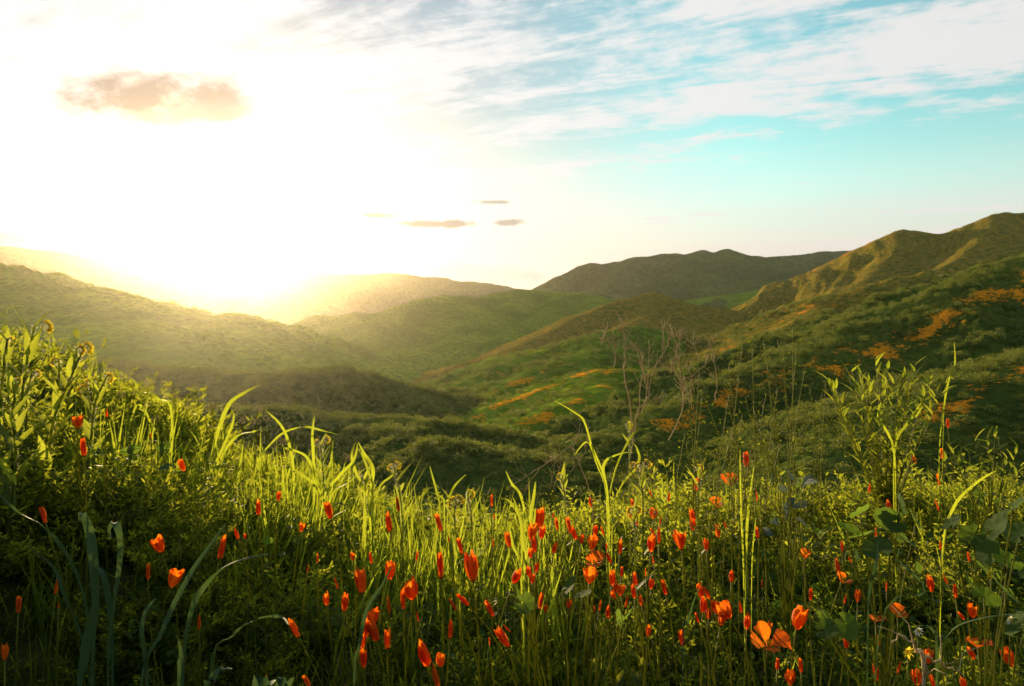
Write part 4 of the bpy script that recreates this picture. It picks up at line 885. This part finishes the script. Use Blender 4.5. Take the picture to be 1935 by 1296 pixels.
# ------------------------------------------------------------------ tall thin stems with small pods, right of the dry bush
def pod_plant(lab, D_, stems, seed):
    random.seed(seed); b0 = P(*stems[0][0], D_); g0 = V3(b0.x, b0.y, gz(b0.x, b0.y) - .01)
    e = empty('pod_plant', g0, lab, 'wild plant', 'thin wild plants with small pods')
    for ln in stems:
        dd = D_ * random.uniform(.96, 1.05); pp = [P(x_, y_, dd) for x_, y_ in ln]; r0 = V3(pp[0].x, pp[0].y, gz(pp[0].x, pp[0].y) - .01)
        if pp[0].z > r0.z: pp = [r0] + pp
        pp = rel(smooth_pts(pp, 5), g0); mb = MB(); mb.tube(pp, .0019, .0009, 4); st = link('stem', mb.mesh('stem', 'stem'), e)
        pb = MB()
        for _ in range(16):
            i = random.randrange(len(pp) // 2, len(pp)); d = rnd_dir(-.1, .7); L = random.uniform(.008, .02); q = pp[i] + d * L
            pb.tube([pp[i], q], .0005, .0004, 3); pb.tri_leaf(q, d, .007, .004); pb.tri_leaf(q, d, .007, .004)
        for _ in range(5):
            i = random.randrange(2, len(pp)); pb.leaf(pp[i], rnd_dir(0, .8), random.uniform(.02, .04), .004, .3, 3)
        tag(link('pods', pb.mesh('pods', 'fern', False), st), kind='stuff')
def stems_between(x0, x1, ytop, ybot, n_, seed, lean=10):
    rd = random.Random(seed); out = []
    for k in range(n_):
        x_ = x0 + (x1 - x0) * (k + rd.random()) / n_; l_ = rd.uniform(-2.2, 1.2) * lean; yt = ytop + rd.uniform(0, 1) ** 1.3 * (ybot - ytop) * .75
        out.append([(x_ - l_ * 2, ybot), (x_ - l_, (ybot + yt) / 2), (x_ + l_ * .5, yt)])
    return out
pod_plant('thin pod-bearing stems just right of the dry bush', 2.1, stems_between(1290, 1390, 690, 930, 9, 1), 31)
pod_plant('tall yellow-lit pod stems under the tall hill, left of the leafy bush', 2.3, stems_between(1390, 1480, 640, 920, 10, 2), 32)
pod_plant('pod stems crowding against the leafy bush', 2.4, stems_between(1480, 1580, 610, 900, 9, 3), 33)
pod_plant('leaning pod stems over the cup poppies right of centre', 1.7, stems_between(1190, 1330, 820, 1060, 12, 4, 26), 34)
pod_plant('leaning pod stems in front of the grey leaves', 1.6, stems_between(1330, 1480, 800, 1040, 12, 5, 22), 35)
pod_plant('short pod stems in the grass left of the twisted dry branch', 2.0, stems_between(900, 1080, 895, 1010, 7, 6), 36)

# ------------------------------------------------------------------ leafy bush and broad-leaved plants at the right
def lance(seed, m_, L, w):
    random.seed(seed); mb = MB(); mb.leaf(V3(0, 0, 0), V3(0, 1, 0), L, w, random.uniform(.1, .3), 5, .35, .6); return mb.mesh('leaf', m_)
LN = [lance(i, 'weed', .062, .012) for i in range(4)]
random.seed(9)
def bush(name, lab, D_, x0, x1, yt, yb, n_, seed, leaves, per, ls=1.0):
    random.seed(seed); xm = (x0 + x1) / 2; b0 = P(xm, yb, D_); g0 = V3(b0.x, b0.y, gz(b0.x, b0.y) - .01)
    e = empty(name, g0, lab, 'shrub')
    for k in range(n_):
        tx = x0 + (x1 - x0) * (k + random.random()) / n_; ty = yt + random.uniform(0, 70) + 60 * abs((tx - xm) / (x1 - x0))
        tip = P(tx, ty, D_ + random.uniform(-.2, .2)); st = rel(bez(g0, g0 + V3(0, 0, .1), g0.lerp(tip, .6) + V3(0, 0, .05), tip, 8), g0)
        mb = MB(); mb.tube(st, .0028, .0012, 4); br = link('branch', mb.mesh('branch', 'stem'), e)
        for j in range(per):
            t = .3 + .7 * j / (per - 1); p = st[min(8, int(t * 8))].lerp(st[min(8, int(t * 8) + 1)], (t * 8) % 1); d = rnd_dir(-.1, .8)
            if t > .85: d = (d + V3(0, 0, .8)).normalized()
            else: d = (d + V3(0, 0, .3)).normalized()
            link('leaf', random.choice(leaves), br, p, d.to_track_quat('Y', 'Z').to_euler(), random.uniform(.6, 1.15) * ls)
bush('leafy_bush', 'leafy green bush of narrow leaves on the right skyline of the bank', 2.5, 1560, 1790, 672, 900, 26, 41, LN, 22)
bush('leafy_bush', 'low narrow-leaved bush spreading toward the right edge', 2.3, 1780, 1960, 815, 960, 10, 42, LN, 12, .9)
def round_leaf(seed, m_, r_):
    """rounded, scalloped leaf blade dished at the stalk"""
    rd = random.Random(seed); mb = MB(); n_ = 18; mb.v.append(V3(0, 0, 0))
    for ring in (.5, 1.0):
        for i in range(n_):
            an = -math.pi * .92 + 1.84 * math.pi * i / (n_ - 1); rr_ = r_ * ring * (1 + .06 * math.cos(an * 7) * ring + rd.uniform(-.03, .03))
            mb.v.append(V3(math.sin(an) * rr_, math.cos(an) * rr_ * 1.05 + r_ * .15 * ring, r_ * (.16 * ring + .07 * math.cos(an * 7 + 1) * ring)))
    for i in range(n_ - 1):
        mb.f.append((0, 1 + i, 2 + i)); mb.f.append((1 + i, 1 + n_ + i, 2 + n_ + i, 2 + i))
    return mb.mesh('leaf', m_)
RL = [round_leaf(i, 'mallow', .035) for i in range(4)]; GL = [lance(60 + i, 'grey', .075, .035) for i in range(3)]
def broad(name, lab, cat, D0, spots, leaves, seed, tilt=.9):
    random.seed(seed); c = P(*spots[0][:2], D0); g0 = V3(c.x, c.y + .03, gz(c.x, c.y + .03) - .01); e = empty(name, g0, lab, cat)
    for (x_, y_, r_) in spots:
        dd = D0 * random.uniform(.93, 1.07); p = P(x_, y_, dd) - g0; s_ = r_ * dd / F / .035 * .8
        mb = MB(); mb.tube(bez(V3(0, 0, 0), V3(p.x * .2, p.y * .2, max(.03, p.z * .7)), p - V3(0, 0, .03), p, 6), .0016, .0011, 4); st = link('stalk', mb.mesh('stalk', 'stem'), e)
        d = V3(random.uniform(-.8, .8), random.uniform(-.7, .4), random.uniform(.2, .9) * tilt).normalized()
        q = d.to_track_quat('Z', 'Y') @ Euler((0, 0, random.uniform(0, 6.28))).to_quaternion()
        link('leaf', random.choice(leaves), st, p, q.to_euler(), s_)
broad('round_leaved_plant', 'round-leaved plant in the shade right of the leaning poppy', 'plant', 1.25, [(1685, 985, 36), (1640, 1010, 34), (1625, 970, 28), (1660, 1040, 36), (1600, 1000, 26), (1710, 1020, 30), (1700, 950, 26), (1730, 985, 26), (1560, 1170, 30)], RL, 51)
broad('round_leaved_plant', 'large scalloped leaves by the right edge under the light grass blade', 'plant', 1.2, [(1880, 1000, 36), (1915, 960, 34), (1870, 1045, 34), (1840, 1010, 28), (1905, 1060, 32), (1925, 1010, 28), (1850, 1070, 26), (1800, 990, 24)], RL, 52)
broad('round_leaved_plant', 'dark round leaves low in the bottom right corner', 'plant', .95, [(1900, 1120, 38), (1860, 1130, 30), (1925, 1180, 34), (1560, 1190, 26), (1600, 1180, 30)], RL, 53)
broad('round_leaved_plant', 'dark round leaves beneath the poppy clusters right of centre', 'plant', 1.1, [(1075, 1110, 24), (1100, 1125, 22), (1190, 1160, 24), (1170, 1170, 20), (975, 1120, 22), (990, 1140, 26)], RL, 54)
broad('grey_leaved_plant', 'grey-blue leafy plant in the shade behind the tall stems at right', 'plant', 1.55, [(1495, 905, 22), (1520, 915, 24), (1535, 900, 20), (1500, 940, 22), (1480, 950, 20), (1525, 950, 18), (1470, 985, 20), (1460, 1010, 18), (1505, 980, 20), (1470, 920, 18)], GL, 55)
# ------------------------------------------------------------------ small pale flowers
def daisy(lab, px, py, D_, r_, m_):
    p = P(px, py, D_); g0 = V3(p.x, p.y + .02, gz(p.x, p.y + .02) - .01); e = empty('small_flower', g0, lab, 'flower'); p = p - g0
    mb = MB(); mb.tube(bez(V3(0, 0, 0), V3(0, 0, p.z * .4), p - V3(0, 0, .05), p, 6), .001, .0008, 4); link('stem', mb.mesh('stem', 'stem'), e)
    for k in range(8):
        an = k * .785; mb = MB(); mb.leaf(p, V3(math.cos(an), -.4, math.sin(an)), r_, r_ * .5, .1, 3, .1, .8); link('petal', mb.mesh('petal', m_), e)
    mb = MB(); mb.tube([p + V3(0, .002, 0), p - V3(0, .003, 0)], r_ * .3, r_ * .25, 7); link('centre', mb.mesh('centre', 'yellow'), e)
daisy('tiny white daisy at the right edge above the lying grass blade', 1909, 1170, 1.0, .008, 'white')
daisy('tiny bluish white flower in the dark lower right', 1735, 1191, 1.0, .008, 'white')
daisy('tiny yellow flower near the bowed dry stem', 1716, 1230, .95, .010, 'yellow')
daisy('small pale yellow flower above the lying grass blade at the right', 1871, 1082, 1.1, .009, 'yellow')
# ------------------------------------------------------------------ power lines strung over the right hills
for k, (y0, y1, lab) in enumerate([(452, 541, 'uppermost of the thin power lines across the tall right hill'), (462, 547, 'middle one of the thin power lines across the right hill'), (471, 552, 'lowest of the thin power lines across the tall right hill')]):
    a_, b_ = P(2100, y0 - 38, 420), P(1440, y1 + 10, 560); pp = []
    for i in range(25):
        t = i / 24; p = a_.lerp(b_, t); p.z -= 5.0 * 4 * t * (1 - t) * .5; pp.append(p)
    mb = MB(); mb.tube(pp, .03, .03, 4); tag(link('power_line', mb.mesh('power_line', 'wire')), lab, 'power line', 'power lines over the right hills')
